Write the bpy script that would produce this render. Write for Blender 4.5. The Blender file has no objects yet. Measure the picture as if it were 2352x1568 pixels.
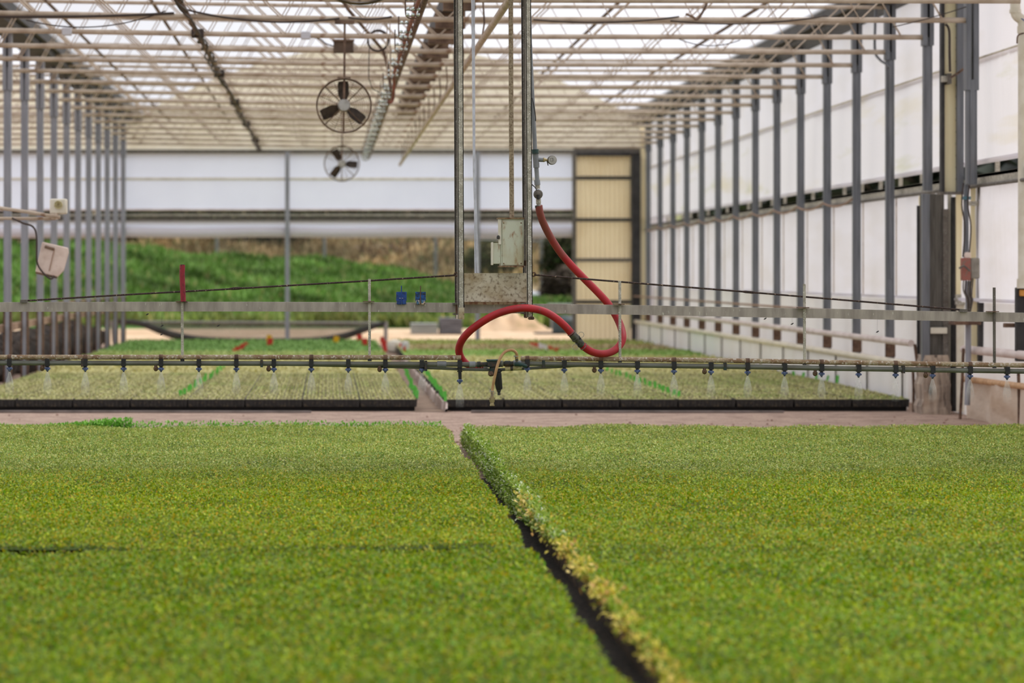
import bpy, math, random
import numpy as np
from mathutils import Vector, Matrix
random.seed(7)
RNG = np.random.default_rng(11)
S = bpy.context.scene
COL = S.collection

# ------------------------------------------------------------------ camera, sky, exposure
F = 6300.0          # focal length in pixels of a 2352 x 1568 frame
EYE = 1.125         # eye height, metres; the house runs along +Y
VX, VY = 752.0, 628.0
cam = bpy.data.cameras.new('camera')
camo = bpy.data.objects.new('camera', cam)
COL.objects.link(camo)
camo.location = (0, 0, EYE)
camo.rotation_euler = (math.pi / 2, 0, 0)
cam.sensor_width = 36.0
cam.lens = F / 2352.0 * 36.0
cam.shift_x = (1176 - VX) / 2352.0
cam.shift_y = -(784 - VY) / 2352.0
cam.clip_start = 0.2
cam.clip_end = 400
cam.dof.use_dof = True
cam.dof.focus_distance = 14.35
cam.dof.aperture_fstop = 2.9
S.camera = camo

world = bpy.data.worlds.new('overcast_sky')
S.world = world
world.use_nodes = True
wn = world.node_tree.nodes
wl = world.node_tree.links
wn.clear()
w_out = wn.new('ShaderNodeOutputWorld')
w_bg = wn.new('ShaderNodeBackground')
w_tc = wn.new('ShaderNodeTexCoord')
w_sep = wn.new('ShaderNodeSeparateXYZ')
w_ramp = wn.new('ShaderNodeValToRGB')
wl.new(w_tc.outputs['Generated'], w_sep.inputs[0])
wl.new(w_sep.outputs['Z'], w_ramp.inputs[0])
w_ramp.color_ramp.elements[0].position = 0.0
w_ramp.color_ramp.elements[0].color = (0.88, 0.90, 0.97, 1)
w_ramp.color_ramp.elements[1].position = 0.7
w_ramp.color_ramp.elements[1].color = (0.95, 0.97, 1.0, 1)
wl.new(w_ramp.outputs[0], w_bg.inputs[0])
w_bg.inputs[1].default_value = 0.84
wl.new(w_bg.outputs[0], w_out.inputs[0])

sun = bpy.data.lights.new('hazy_sun', 'SUN')
sun.energy = 3.4
sun.angle = math.radians(60)
sun.color = (1.0, 0.995, 0.98)
suno = bpy.data.objects.new('hazy_sun', sun)
COL.objects.link(suno)
suno.rotation_euler = Vector((0.62, 0.36, 1.0)).to_track_quat('Z', 'Y').to_euler()

S.view_settings.view_transform = 'Standard'
S.view_settings.look = 'None'
S.view_settings.gamma = 1.0
S.view_settings.use_curve_mapping = False
S.view_settings.exposure = 0.0
try:
    S.cycles.use_denoising = True
    S.cycles.max_bounces = 8
    S.cycles.transparent_max_bounces = 24
    S.cycles.sample_clamp_indirect = 4.0
except Exception:
    pass

# ------------------------------------------------------------------ helpers
def X(px, Y):
    return (px - VX) * Y / F
def Z(py, Y):
    return EYE - (py - VY) * Y / F
def W(px, py, Y):
    return Vector((X(px, Y), Y, Z(py, Y)))

def lin(c):
    def f(u):
        u = u / 255.0
        return u / 12.92 if u <= 0.04045 else ((u + 0.055) / 1.055) ** 2.4
    return (f(c[0]), f(c[1]), f(c[2]), 1.0)

def mat(name, c1, c2=None, rough=0.7, metal=0.0, scale=8.0, stretch=(1, 1, 1), lo=0.4, hi=0.65, c3=None, s3=30.0,
        lo3=0.6, hi3=0.7, bump=0.0, bscale=None, trans=0.0, alpha=1.0, detail=4.0):
    """Principled surface with one or two noise layers of other colours (rust, dust, stain)."""
    m = bpy.data.materials.new(name)
    m.use_nodes = True
    n, l = m.node_tree.nodes, m.node_tree.links
    b = n['Principled BSDF']
    out = n['Material Output']
    b.inputs['Roughness'].default_value = rough
    b.inputs['Metallic'].default_value = metal
    tc = n.new('ShaderNodeTexCoord')
    mp = n.new('ShaderNodeMapping')
    mp.inputs['Scale'].default_value = stretch
    l.new(tc.outputs['Object'], mp.inputs[0])
    col = None
    def layer(prev, c, sc, a, z):
        nz = n.new('ShaderNodeTexNoise')
        nz.inputs['Scale'].default_value = sc
        nz.inputs['Detail'].default_value = detail
        l.new(mp.outputs[0], nz.inputs['Vector'])
        mr = n.new('ShaderNodeMapRange')
        mr.inputs['From Min'].default_value = a
        mr.inputs['From Max'].default_value = z
        l.new(nz.outputs['Fac'], mr.inputs['Value'])
        mx = n.new('ShaderNodeMix')
        mx.data_type = 'RGBA'
        l.new(mr.outputs[0], mx.inputs[0])
        if prev is None:
            mx.inputs[6].default_value = lin(c1)
        else:
            l.new(prev, mx.inputs[6])
        mx.inputs[7].default_value = lin(c)
        return mx.outputs[2]
    if c2:
        col = layer(None, c2, scale, lo, hi)
    if c3:
        col = layer(col, c3, s3, lo3, hi3)
    if col is None:
        b.inputs['Base Color'].default_value = lin(c1)
    else:
        l.new(col, b.inputs['Base Color'])
    if bump > 0:
        nz = n.new('ShaderNodeTexNoise')
        nz.inputs['Scale'].default_value = bscale or scale
        l.new(mp.outputs[0], nz.inputs['Vector'])
        bp = n.new('ShaderNodeBump')
        bp.inputs['Strength'].default_value = bump
        bp.inputs['Distance'].default_value = 0.02
        l.new(nz.outputs['Fac'], bp.inputs['Height'])
        l.new(bp.outputs[0], b.inputs['Normal'])
    surf = b.outputs[0]
    if trans > 0:
        t = n.new('ShaderNodeBsdfTranslucent')
        if col is None:
            t.inputs[0].default_value = lin(c1)
        else:
            l.new(col, t.inputs[0])
        ms = n.new('ShaderNodeMixShader')
        ms.inputs[0].default_value = trans
        l.new(surf, ms.inputs[1])
        l.new(t.outputs[0], ms.inputs[2])
        surf = ms.outputs[0]
    if alpha < 1:
        t = n.new('ShaderNodeBsdfTransparent')
        ms = n.new('ShaderNodeMixShader')
        ms.inputs[0].default_value = alpha
        l.new(t.outputs[0], ms.inputs[1])
        l.new(surf, ms.inputs[2])
        surf = ms.outputs[0]
    l.new(surf, out.inputs[0])
    return m

def leaf_mat(name, trans=0.35, rough=0.45):
    m = bpy.data.materials.new(name)
    m.use_nodes = True
    n, l = m.node_tree.nodes, m.node_tree.links
    b = n['Principled BSDF']
    b.inputs['Roughness'].default_value = rough
    b.inputs['Specular IOR Level'].default_value = 0.22
    a = n.new('ShaderNodeAttribute')
    a.attribute_name = 'Col'
    l.new(a.outputs['Color'], b.inputs['Base Color'])
    t = n.new('ShaderNodeBsdfTranslucent')
    l.new(a.outputs['Color'], t.inputs[0])
    ms = n.new('ShaderNodeMixShader')
    ms.inputs[0].default_value = trans
    l.new(b.outputs[0], ms.inputs[1])
    l.new(t.outputs[0], ms.inputs[2])
    l.new(ms.outputs[0], n['Material Output'].inputs[0])
    return m

ORIG = {}
def bottom_centre(vs):
    xs = [v[0] for v in vs]; ys = [v[1] for v in vs]; zs = [v[2] for v in vs]
    return Vector(((min(xs) + max(xs)) / 2, (min(ys) + max(ys)) / 2, min(zs)))

def tag(o, label=None, cat=None, group=None, kind=None):
    if label: o['label'] = label
    if cat: o['category'] = cat
    if group: o['group'] = group
    if kind: o['kind'] = kind
    return o

def thing(name, loc, label, cat, group=None):
    o = bpy.data.objects.new(name, None)
    o.empty_display_size = 0.1
    COL.objects.link(o)
    o.location = loc
    ORIG[o.name] = Vector(loc)
    return tag(o, label, cat, group)

class MB:
    """Collects shapes in world coordinates; build() links them as ONE mesh object."""
    def __init__(self):
        self.v = []; self.f = []
    def quad(self, a, b, c, d):
        i = len(self.v)
        self.v += [tuple(a), tuple(b), tuple(c), tuple(d)]
        self.f.append((i, i + 1, i + 2, i + 3))
        return self
    def box(self, x0, x1, y0, y1, z0, z1, rot=None, piv=None):
        i = len(self.v)
        p = [(x0, y0, z0), (x1, y0, z0), (x1, y1, z0), (x0, y1, z0), (x0, y0, z1), (x1, y0, z1), (x1, y1, z1), (x0, y1, z1)]
        if rot is not None:
            c = Vector(piv) if piv is not None else Vector(((x0 + x1) / 2, (y0 + y1) / 2, (z0 + z1) / 2))
            p = [tuple(c + rot @ (Vector(q) - c)) for q in p]
        self.v += p
        self.f += [tuple(i + k for k in q) for q in ((0, 3, 2, 1), (4, 5, 6, 7), (0, 1, 5, 4), (1, 2, 6, 5), (2, 3, 7, 6), (3, 0, 4, 7))]
        return self
    def pbox(self, px0, px1, py0, py1, Y, d=0.05, **k):
        """a box whose front face at depth Y has the given extent"""
        return self.box(X(px0, Y), X(px1, Y), Y, Y + d, Z(py1, Y), Z(py0, Y), **k)
    def tube(self, pts, r, seg=8, caps=True, rz=1.0):
        pts = [Vector(p) for p in pts]
        n = len(pts)
        rs = r if isinstance(r, (list, tuple)) else [r] * n
        tang = []
        for k in range(n):
            a = pts[max(0, k - 1)]; b = pts[min(n - 1, k + 1)]
            t = (b - a)
            tang.append(t.normalized() if t.length > 1e-9 else Vector((0, 0, 1)))
        up = Vector((0, 0, 1)) if abs(tang[0].z) < 0.9 else Vector((0, 1, 0))
        u = tang[0].cross(up).normalized()
        i0 = len(self.v)
        for k in range(n):
            t = tang[k]
            u = (u - t * u.dot(t))
            u = u.normalized() if u.length > 1e-6 else t.orthogonal().normalized()
            w = t.cross(u)
            for s in range(seg):
                a = 2 * math.pi * (s + 0.5) / seg
                self.v.append(tuple(pts[k] + (u * math.cos(a) + w * math.sin(a) * rz) * rs[k]))
        for k in range(n - 1):
            for s in range(seg):
                a = i0 + k * seg + s; b = i0 + k * seg + (s + 1) % seg
                self.f.append((a, b, b + seg, a + seg))
        if caps:
            self.f.append(tuple(i0 + s for s in reversed(range(seg))))
            self.f.append(tuple(i0 + (n - 1) * seg + s for s in range(seg)))
        return self
    def bar(self, pts, w, h):
        """rectangular tube following pts (mostly along x or y): w across, h vertical"""
        pts = [Vector(p) for p in pts]
        i0 = len(self.v); n = len(pts)
        for k in range(n):
            t = (pts[min(n - 1, k + 1)] - pts[max(0, k - 1)]).normalized()
            s = t.cross(Vector((0, 0, 1))).normalized() * (w / 2)
            z = Vector((0, 0, h / 2))
            for q in (s - z, s + z, -s + z, -s - z):
                self.v.append(tuple(pts[k] + q))
        for k in range(n - 1):
            for s in range(4):
                a = i0 + k * 4 + s; b = i0 + k * 4 + (s + 1) % 4
                self.f.append((a, b, b + 4, a + 4))
        self.f.append((i0 + 3, i0 + 2, i0 + 1, i0))
        self.f.append(tuple(i0 + (n - 1) * 4 + s for s in range(4)))
        return self
    def lathe(self, base, axis, prof, seg=14):
        """prof: [(distance along axis, radius)]"""
        axis = Vector(axis).normalized(); base = Vector(base)
        return self.tube([base + axis * d for d, r in prof], [max(r, 1e-4) for d, r in prof], seg)
    def ring(self, c, axis, R, r, n=40, seg=6, a0=0.0, a1=2 * math.pi):
        axis = Vector(axis).normalized(); u = axis.orthogonal().normalized()
        if abs(axis.y) > 0.9: u = Vector((1, 0, 0))
        w = axis.cross(u)
        pts = [Vector(c) + (u * math.cos(a0 + (a1 - a0) * k / n) + w * math.sin(a0 + (a1 - a0) * k / n)) * R for k in range(n + 1)]
        return self.tube(pts, r, seg, caps=False)
    def ball(self, c, r, n=8, sz=1.0):
        prof = []
        for k in range(n + 1):
            a = math.pi * k / n
            prof.append((-math.cos(a) * r * sz, math.sin(a) * r))
        return self.lathe(c, (0, 0, 1), prof, 10)
    def build(self, name, m, parent=None, label=None, cat=None, group=None, kind=None, smooth=True, origin=None, bevel=0.0):
        if parent is not None:
            o0 = ORIG[parent.name]
        else:
            o0 = Vector(origin) if origin is not None else bottom_centre(self.v)
        me = bpy.data.meshes.new(name)
        me.from_pydata([(a[0] - o0.x, a[1] - o0.y, a[2] - o0.z) for a in self.v], [], self.f)
        me.update()
        if smooth:
            me.polygons.foreach_set('use_smooth', [True] * len(me.polygons))
            try:
                me.set_sharp_from_angle(angle=math.radians(38))
            except Exception:
                pass
        me.materials.append(m)
        o = bpy.data.objects.new(name, me)
        COL.objects.link(o)
        if bevel > 0:
            md = o.modifiers.new('soft_edges', 'BEVEL'); md.width = bevel; md.segments = 2; md.limit_method = 'ANGLE'
        if parent is not None:
            o.parent = parent
        else:
            o.location = o0
        ORIG[o.name] = o0
        return tag(o, label, cat, group, kind)

def spline(pts, sub=8):
    """Catmull-Rom through pts"""
    P = [Vector(p) for p in pts]
    out = []
    for k in range(len(P) - 1):
        p0 = P[max(0, k - 1)]; p1 = P[k]; p2 = P[k + 1]; p3 = P[min(len(P) - 1, k + 2)]
        for s in range(sub):
            t = s / sub
            out.append(0.5 * ((2 * p1) + (p2 - p0) * t + (2 * p0 - 5 * p1 + 4 * p2 - p3) * t * t + (3 * p1 - p0 - 3 * p2 + p3) * t ** 3))
    out.append(P[-1])
    return out

def np_mesh(name, verts, quads, m, cols=None, parent=None, origin=(0, 0, 0), smooth=False, **tags):
    o0 = ORIG[parent.name] if parent is not None else Vector(origin)
    verts = np.asarray(verts, np.float32) - np.array(o0, np.float32)
    quads = np.asarray(quads, np.int32)
    me = bpy.data.meshes.new(name)
    me.vertices.add(len(verts))
    me.vertices.foreach_set('co', verts.ravel())
    k = quads.shape[1]
    me.loops.add(quads.size)
    me.loops.foreach_set('vertex_index', quads.ravel())
    me.polygons.add(len(quads))
    me.polygons.foreach_set('loop_start', np.arange(0, quads.size, k, dtype=np.int32))
    me.update(calc_edges=True)
    if smooth:
        me.polygons.foreach_set('use_smooth', np.ones(len(quads), bool))
    if cols is not None:
        ca = me.color_attributes.new('Col', 'FLOAT_COLOR', 'POINT')
        c4 = np.ones((len(verts), 4), np.float32)
        c4[:, :3] = cols
        ca.data.foreach_set('color', c4.ravel())
    me.materials.append(m)
    o = bpy.data.objects.new(name, me)
    COL.objects.link(o)
    if parent is not None:
        o.parent = parent
    else:
        o.location = o0
    ORIG[o.name] = Vector(o0)
    return tag(o, **tags)

def leaves(cen, size, palette, weights, tilt=0.6, upright=False, cjit=0.12, wid=0.55):
    """one rhombic leaf (4 vertices) per centre; returns verts, quads, colours"""
    n = len(cen)
    cen = np.asarray(cen, np.float32)
    az = RNG.uniform(0, 2 * np.pi, n)
    if upright:
        el = RNG.uniform(0.9, 1.5, n)
    else:
        el = RNG.normal(0.15, tilt, n)
    d = np.stack([np.cos(az) * np.cos(el), np.sin(az) * np.cos(el), np.sin(el)], 1)
    s = np.stack([-np.sin(az), np.cos(az), RNG.normal(0, 0.35, n)], 1)
    L = (size * RNG.uniform(0.65, 1.3, n))[:, None]
    a = cen
    b = cen + d * L * 0.5 + s * L * wid * 0.5
    c = cen + d * L
    e = cen + d * L * 0.5 - s * L * wid * 0.5
    up = np.array([0, 0, 1], np.float32)
    b = b + up * L * 0.06; e = e + up * L * 0.06
    v = np.stack([a, b, c, e], 1).reshape(-1, 3)
    q = np.arange(4 * n, dtype=np.int32).reshape(-1, 4)
    pal = np.array([lin(p)[:3] for p in palette], np.float32)
    idx = RNG.choice(len(pal), n, p=np.array(weights) / np.sum(weights))
    col = pal[idx] * RNG.uniform(1 - cjit, 1 + cjit, (n, 1))
    return v, q, np.repeat(col, 4, 0)

ORD = ['first', 'second', 'third', 'fourth', 'fifth', 'sixth', 'seventh', 'eighth', 'ninth', 'tenth', 'eleventh', 'twelfth', 'thirteenth',
       'fourteenth', 'fifteenth', 'sixteenth', 'seventeenth', 'eighteenth', 'nineteenth', 'twentieth', 'twenty-first', 'twenty-second',
       'twenty-third', 'twenty-fourth', 'twenty-fifth', 'twenty-sixth', 'twenty-seventh', 'twenty-eighth', 'twenty-ninth', 'thirtieth']

# ------------------------------------------------------------------ materials
M = {}
M['soil'] = mat('raked_soil', (182, 156, 138), (148, 122, 108), scale=5, lo=0.42, hi=0.7, c3=(112, 84, 78), s3=38, lo3=0.58, hi3=0.68, bump=0.9, bscale=30, rough=0.95)
M['clod'] = mat('soil_clod', (176, 146, 130), (130, 102, 94), scale=20, rough=0.95)
M['root_side'] = mat('root_mat_and_soil', (98, 80, 60), (52, 44, 36), scale=24, lo=0.42, hi=0.62, rough=0.95, bump=0.6)
M['dark_soil'] = mat('dark_soil', (58, 48, 40), (30, 25, 22), scale=40, lo=0.4, hi=0.6, bump=0.8, rough=0.95)
M['aisle'] = mat('walkway_soil', (150, 126, 106), (112, 90, 76), scale=3, lo=0.4, hi=0.7, c3=(172, 150, 130), s3=60, bump=0.5, rough=0.95)
M['sand'] = mat('sandy_yard', (222, 192, 160), (196, 160, 124), scale=0.7, lo=0.4, hi=0.65, c3=(160, 140, 100), s3=3, lo3=0.55, hi3=0.7, rough=0.95)
M['galv'] = mat('galvanised_steel', (188, 182, 168), (150, 144, 130), scale=24, lo=0.35, hi=0.65, c3=(224, 222, 214), s3=140, lo3=0.58, hi3=0.64, rough=0.6, metal=0.1, bump=0.1, bscale=120)
M['galv_dark'] = mat('weathered_steel', (112, 105, 98), (86, 80, 72), scale=18, lo=0.35, hi=0.65, c3=(150, 146, 140), s3=120, lo3=0.6, hi3=0.68, rough=0.6, metal=0.1)
M['boom'] = mat('boom_steel', (178, 168, 158), (146, 137, 128), scale=14, lo=0.35, hi=0.65, c3=(198, 194, 182), s3=60, lo3=0.66, hi3=0.7, stretch=(1.6, 1, 0.35), rough=0.65, metal=0.1)
M['truss'] = mat('dusty_truss_paint', (196, 180, 162), (164, 144, 124), scale=6, lo=0.4, hi=0.7, c3=(140, 110, 86), s3=10, lo3=0.62, hi3=0.72, rough=0.75)
M['truss_dark'] = mat('brown_rusty_pipe', (122, 98, 80), (86, 66, 54), scale=12, lo=0.4, hi=0.6, rough=0.8)
M['column'] = mat('grey_column_steel', (156, 157, 165), (132, 134, 140), scale=4, stretch=(4, 4, 0.5), lo=0.4, hi=0.7, rough=0.5, metal=0.1)
M['column_r'] = mat('dark_grey_column_steel', (118, 121, 127), (94, 97, 102), scale=5, stretch=(5, 5, 0.5), lo=0.4, hi=0.7, rough=0.5, metal=0.05)
M['rust'] = mat('brown_rust', (118, 92, 74), (84, 62, 50), scale=20, lo=0.4, hi=0.6, rough=0.9)
M['rust_pipe'] = mat('scaly_rusty_pipe', (166, 148, 120), (136, 108, 82), scale=16, lo=0.42, hi=0.6, c3=(196, 184, 170), s3=70, lo3=0.57, hi3=0.63, rough=0.85, bump=0.4, bscale=90)
M['grey_pvc'] = mat('dark_grey_plastic_pipe', (108, 110, 100), (92, 90, 78), scale=8, lo=0.4, hi=0.65, rough=0.5)
M['mid_pvc'] = mat('mid_grey_plastic', (136, 140, 144), (116, 118, 122), scale=10, rough=0.5)
M['black'] = mat('black_plastic', (30, 30, 30), (20, 19, 18), scale=20, rough=0.5)
M['fan'] = mat('dusty_brown_fan_paint', (70, 58, 46), (52, 42, 34), scale=20, lo=0.4, hi=0.6, rough=0.7)
M['fan_ring'] = mat('rusty_fan_ring', (112, 90, 66), (82, 62, 46), scale=24, lo=0.4, hi=0.6, rough=0.7)
M['silver'] = mat('pale_motor_metal', (176, 174, 168), (150, 146, 138), scale=16, rough=0.4, metal=0.4)
M['shiny'] = mat('bright_zinc', (214, 224, 222), rough=0.22, metal=0.75)
M['red'] = mat('red_rubber_hose', (180, 30, 40), (150, 22, 32), scale=9, lo=0.4, hi=0.7, c3=(120, 66, 58), s3=34, lo3=0.6, hi3=0.72, rough=0.5)
M['red_dirty'] = mat('dusty_red_hose', (136, 58, 52), (112, 50, 46), scale=14, lo=0.4, hi=0.65, c3=(168, 34, 44), s3=5, lo3=0.50, hi3=0.66, rough=0.75)
def dusted_hose():
    """red rubber with dust and scuffs rubbed into the part that drags along the post (higher up)"""
    m = mat('dusted_red_hose', (176, 30, 40), (148, 22, 32), scale=9, lo=0.4, hi=0.7, rough=0.55)
    n, l = m.node_tree.nodes, m.node_tree.links
    b = n['Principled BSDF']
    src = b.inputs['Base Color'].links[0].from_socket
    tc = n.new('ShaderNodeTexCoord'); sp = n.new('ShaderNodeSeparateXYZ'); l.new(tc.outputs['Object'], sp.inputs[0])
    nz = n.new('ShaderNodeTexNoise'); nz.inputs['Scale'].default_value = 11; nz.inputs['Detail'].default_value = 6; l.new(tc.outputs['Object'], nz.inputs['Vector'])
    m1 = n.new('ShaderNodeMapRange'); m1.inputs['From Min'].default_value = 0.28; m1.inputs['From Max'].default_value = 0.72
    m1.inputs['To Min'].default_value = -0.45; m1.inputs['To Max'].default_value = 0.42; l.new(sp.outputs['Z'], m1.inputs[0])
    ad = n.new('ShaderNodeMath'); ad.operation = 'ADD'; l.new(m1.outputs[0], ad.inputs[0]); l.new(nz.outputs['Fac'], ad.inputs[1])
    m2 = n.new('ShaderNodeMapRange'); m2.inputs['From Min'].default_value = 0.38; m2.inputs['From Max'].default_value = 0.68; l.new(ad.outputs[0], m2.inputs[0])
    mx = n.new('ShaderNodeMix'); mx.data_type = 'RGBA'; l.new(m2.outputs[0], mx.inputs[0]); l.new(src, mx.inputs[6]); mx.inputs[7].default_value = lin((134, 66, 58))
    l.new(mx.outputs[2], b.inputs['Base Color'])
    return m
M['red_dusted'] = dusted_hose()
M['red_sleeve'] = mat('scuffed_red_sleeve', (146, 26, 44), (104, 22, 36), scale=30, lo=0.5, hi=0.7, c3=(72, 28, 36), s3=80, lo3=0.62, hi3=0.7, rough=0.55)
M['beige_hose'] = mat('tan_rubber_hose', (208, 166, 122), (184, 140, 98), scale=20, lo=0.4, hi=0.65, rough=0.55)
M['brass'] = mat('dull_brass', (168, 152, 112), (132, 116, 82), scale=40, lo=0.4, hi=0.65, rough=0.5, metal=0.5)
M['cream_plastic'] = mat('yellowed_plastic', (196, 186, 140), (160, 146, 100), scale=60, lo=0.45, hi=0.65, rough=0.6)
M['green_metal'] = mat('dark_green_paint', (32, 66, 62), (24, 48, 46), scale=40, c3=(120, 78, 52), s3=90, lo3=0.62, hi3=0.68, rough=0.5)
M['valve'] = mat('grimy_valve_body', (44, 46, 42), (78, 56, 42), scale=60, lo=0.5, hi=0.62, c3=(24, 58, 54), s3=30, lo3=0.55, hi3=0.65, rough=0.6)
M['blue'] = mat('blue_enamel', (22, 68, 142), (16, 48, 104), scale=40, lo=0.45, hi=0.6, rough=0.5)
M['blue_chip'] = mat('chipped_blue_enamel', (28, 88, 160), (22, 56, 96), scale=60, lo=0.42, hi=0.55, c3=(44, 34, 30), s3=90, lo3=0.58, hi3=0.64, rough=0.6)
M['chip_cream'] = mat('peeling_cream_blue_paint', (206, 182, 158), (60, 110, 150), scale=90, lo=0.46, hi=0.52, c3=(52, 38, 32), s3=110, lo3=0.56, hi3=0.62, rough=0.7)
M['nozzle_blue'] = mat('blue_nozzle_plastic', (112, 126, 176), (66, 76, 112), scale=120, lo=0.4, hi=0.6, rough=0.35)
M['plug'] = mat('brown_plug_plastic', (112, 84, 62), (70, 50, 38), scale=120, lo=0.4, hi=0.6, rough=0.6)
M['box'] = mat('rust_streaked_grey_enamel', (200, 202, 182), (176, 162, 124), scale=9, lo=0.42, hi=0.72, c3=(146, 100, 62), s3=34, lo3=0.56, hi3=0.78, stretch=(1.6, 1, 0.7), rough=0.5, detail=10)
M['box_edge'] = mat('rusty_box_edge', (138, 116, 86), (104, 66, 40), scale=50, lo=0.45, hi=0.58, rough=0.8)
M['panel'] = mat('stained_steel_plate', (212, 203, 182), (166, 146, 112), scale=10, lo=0.40, hi=0.68, c3=(112, 88, 60), s3=55, lo3=0.50, hi3=0.72, rough=0.65, metal=0.05, detail=12)
M['conduit'] = mat('dusty_brown_conduit', (164, 148, 124), (128, 110, 88), scale=90, lo=0.45, hi=0.6, rough=0.8)
M['white_tube'] = mat('pale_aluminium', (206, 210, 220), (184, 186, 194), scale=20, rough=0.35, metal=0.3)
M['curtain'] = mat('white_curtain_film', (244, 242, 246), (236, 232, 230), scale=1.2, stretch=(1, 0.6, 2.5), lo=0.45, hi=0.75, rough=0.6, trans=0.62, bump=0.25, bscale=3)
M['curtain_dirty'] = mat('stained_white_curtain_film', (242, 240, 242), (232, 224, 200), scale=0.9, stretch=(1, 0.35, 3.0), lo=0.56, hi=0.75, c3=(222, 222, 198), s3=1.6, lo3=0.6, hi3=0.8, rough=0.6, trans=0.62, bump=0.25, bscale=3)
M['curtain_far'] = mat('lilac_white_film', (230, 238, 255), (224, 232, 250), scale=0.8, rough=0.6, trans=0.5)
M['curtain_roll'] = mat('rolled_white_film', (226, 222, 228), (206, 200, 206), scale=1.0, stretch=(0.3, 1, 4), rough=0.6, trans=0.2)
M['cream_rail'] = mat('cream_plastic_rail', (232, 222, 200), (214, 204, 184), scale=3, rough=0.5)
M['pink_rail'] = mat('pinkish_white_rail', (226, 212, 206), (202, 184, 176), scale=4, rough=0.6)
M['skirt'] = mat('white_skirt_sheet', (252, 250, 248), (240, 234, 228), scale=1.4, lo=0.5, hi=0.8, rough=0.6, trans=0.2)
M['beige_sheet'] = mat('muddy_cream_sheet', (222, 206, 188), (196, 172, 148), scale=2.2, stretch=(1, 0.8, 2.2), lo=0.42, hi=0.7, rough=0.7, trans=0.25, bump=0.8, bscale=5)
M['yellow_panel'] = mat('yellowed_fibreglass', (255, 244, 204), (250, 230, 182), scale=3, stretch=(3, 3, 0.4), lo=0.4, hi=0.7, rough=0.6, trans=0.12)
M['door_panel'] = mat('yellowed_corrugated_sheet', (234, 220, 186), (222, 204, 166), scale=1.5, stretch=(1, 1, 0.8), lo=0.42, hi=0.75, c3=(190, 160, 112), s3=1.2, lo3=0.62, hi3=0.85, rough=0.6, trans=0.4)
M['gable'] = mat('pale_fibreglass_gable', (234, 228, 210), (224, 216, 194), scale=1.2, stretch=(2, 1, 0.5), rough=0.6, trans=0.55)
M['dark_post'] = mat('near_black_post', (58, 56, 56), (36, 34, 34), scale=7, rough=0.7)
M['grey_timber'] = mat('weathered_grey_timber', (104, 100, 94), (80, 76, 70), scale=9, stretch=(6, 6, 0.5), lo=0.4, hi=0.65, c3=(140, 118, 100), s3=5, lo3=0.66, hi3=0.8, rough=0.85)
M['concrete'] = mat('soil_splashed_concrete', (184, 166, 148), (124, 110, 98), scale=5, stretch=(3, 3, 0.6), lo=0.4, hi=0.66, c3=(70, 60, 54), s3=7, lo3=0.6, hi3=0.7, rough=0.9)
M['gutter'] = mat('dark_gutter_metal', (74, 70, 68), (52, 50, 50), scale=5, rough=0.7)
M['white_case'] = mat('dusty_white_plastic_case', (226, 206, 194), (206, 182, 168), scale=14, lo=0.45, hi=0.7, rough=0.6)
M['off_white'] = mat('off_white_plastic', (226, 220, 204), (212, 204, 184), scale=10, rough=0.5)
M['grey_tag'] = mat('light_grey_box', (200, 200, 206), rough=0.6)
M['brown_box'] = mat('brown_box_paint', (92, 74, 58), (76, 60, 48), scale=14, rough=0.7)
M['tray'] = mat('black_tray_plastic', (46, 43, 40), (26, 25, 24), scale=30, c3=(84, 72, 56), s3=40, lo3=0.54, hi3=0.7, rough=0.7)
M['bench'] = mat('shadow_dark_bench', (22, 20, 19), (12, 11, 11), scale=12, rough=0.8)  # near-black colour stands in for the shadow below the trays
M['ground_pipe'] = mat('dusty_ground_pipe', (124, 112, 106), (100, 90, 84), scale=8, rough=0.7)
M['green_label'] = mat('bright_green_label', (116, 216, 88), (92, 190, 70), scale=60, rough=0.5, trans=0.2)
M['red_label'] = mat('red_label', (214, 58, 50), rough=0.5, trans=0.2)
M['white_label'] = mat('white_label', (230, 222, 226), rough=0.5, trans=0.2)
M['yellow_label'] = mat('yellow_label', (232, 178, 30), rough=0.5, trans=0.2)
M['hill'] = mat('grass_slope_soil', (86, 132, 58), (64, 104, 44), scale=0.8, lo=0.4, hi=0.65, rough=0.95)
M['dry_hill'] = mat('dry_grass_slope', (178, 158, 122), (142, 122, 94), scale=0.25, lo=0.42, hi=0.62, c3=(118, 130, 78), s3=0.4, lo3=0.56, hi3=0.7, rough=0.95)
M['bark'] = mat('dark_bark', (62, 48, 42), (44, 34, 30), scale=5, stretch=(3, 3, 0.6), rough=0.9)
M['fence'] = mat('grey_fence_post', (138, 136, 136), rough=0.6, metal=0.3)
M['net'] = mat('black_shade_net', (116, 112, 106), (96, 93, 88), scale=3, rough=0.9, alpha=0.66)
M['net_roll'] = mat('bunched_black_net', (56, 54, 52), (40, 40, 38), scale=5, rough=0.9)
M['tank'] = mat('dark_teal_tank', (62, 78, 82), (50, 62, 66), scale=2, rough=0.5)
M['grey_tray'] = mat('stacked_grey_trays', (128, 130, 140), (98, 98, 108), scale=3, stretch=(1, 1, 14), lo=0.4, hi=0.6, rough=0.6)
M['pale_tray'] = mat('pale_tarp_grey', (170, 176, 178), (140, 144, 148), scale=2, rough=0.6)
M['blanket'] = mat('dark_stone_bank', (66, 56, 48), (36, 31, 28), scale=3.5, lo=0.4, hi=0.6, c3=(156, 138, 124), s3=2.2, lo3=0.66, hi3=0.76, rough=0.95, bump=1.0, bscale=6)
M['rope'] = mat('brown_wire_rope', (64, 44, 36), (38, 26, 22), scale=160, lo=0.45, hi=0.55, c3=(150, 128, 110), s3=90, lo3=0.62, hi3=0.68, rough=0.8)
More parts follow.
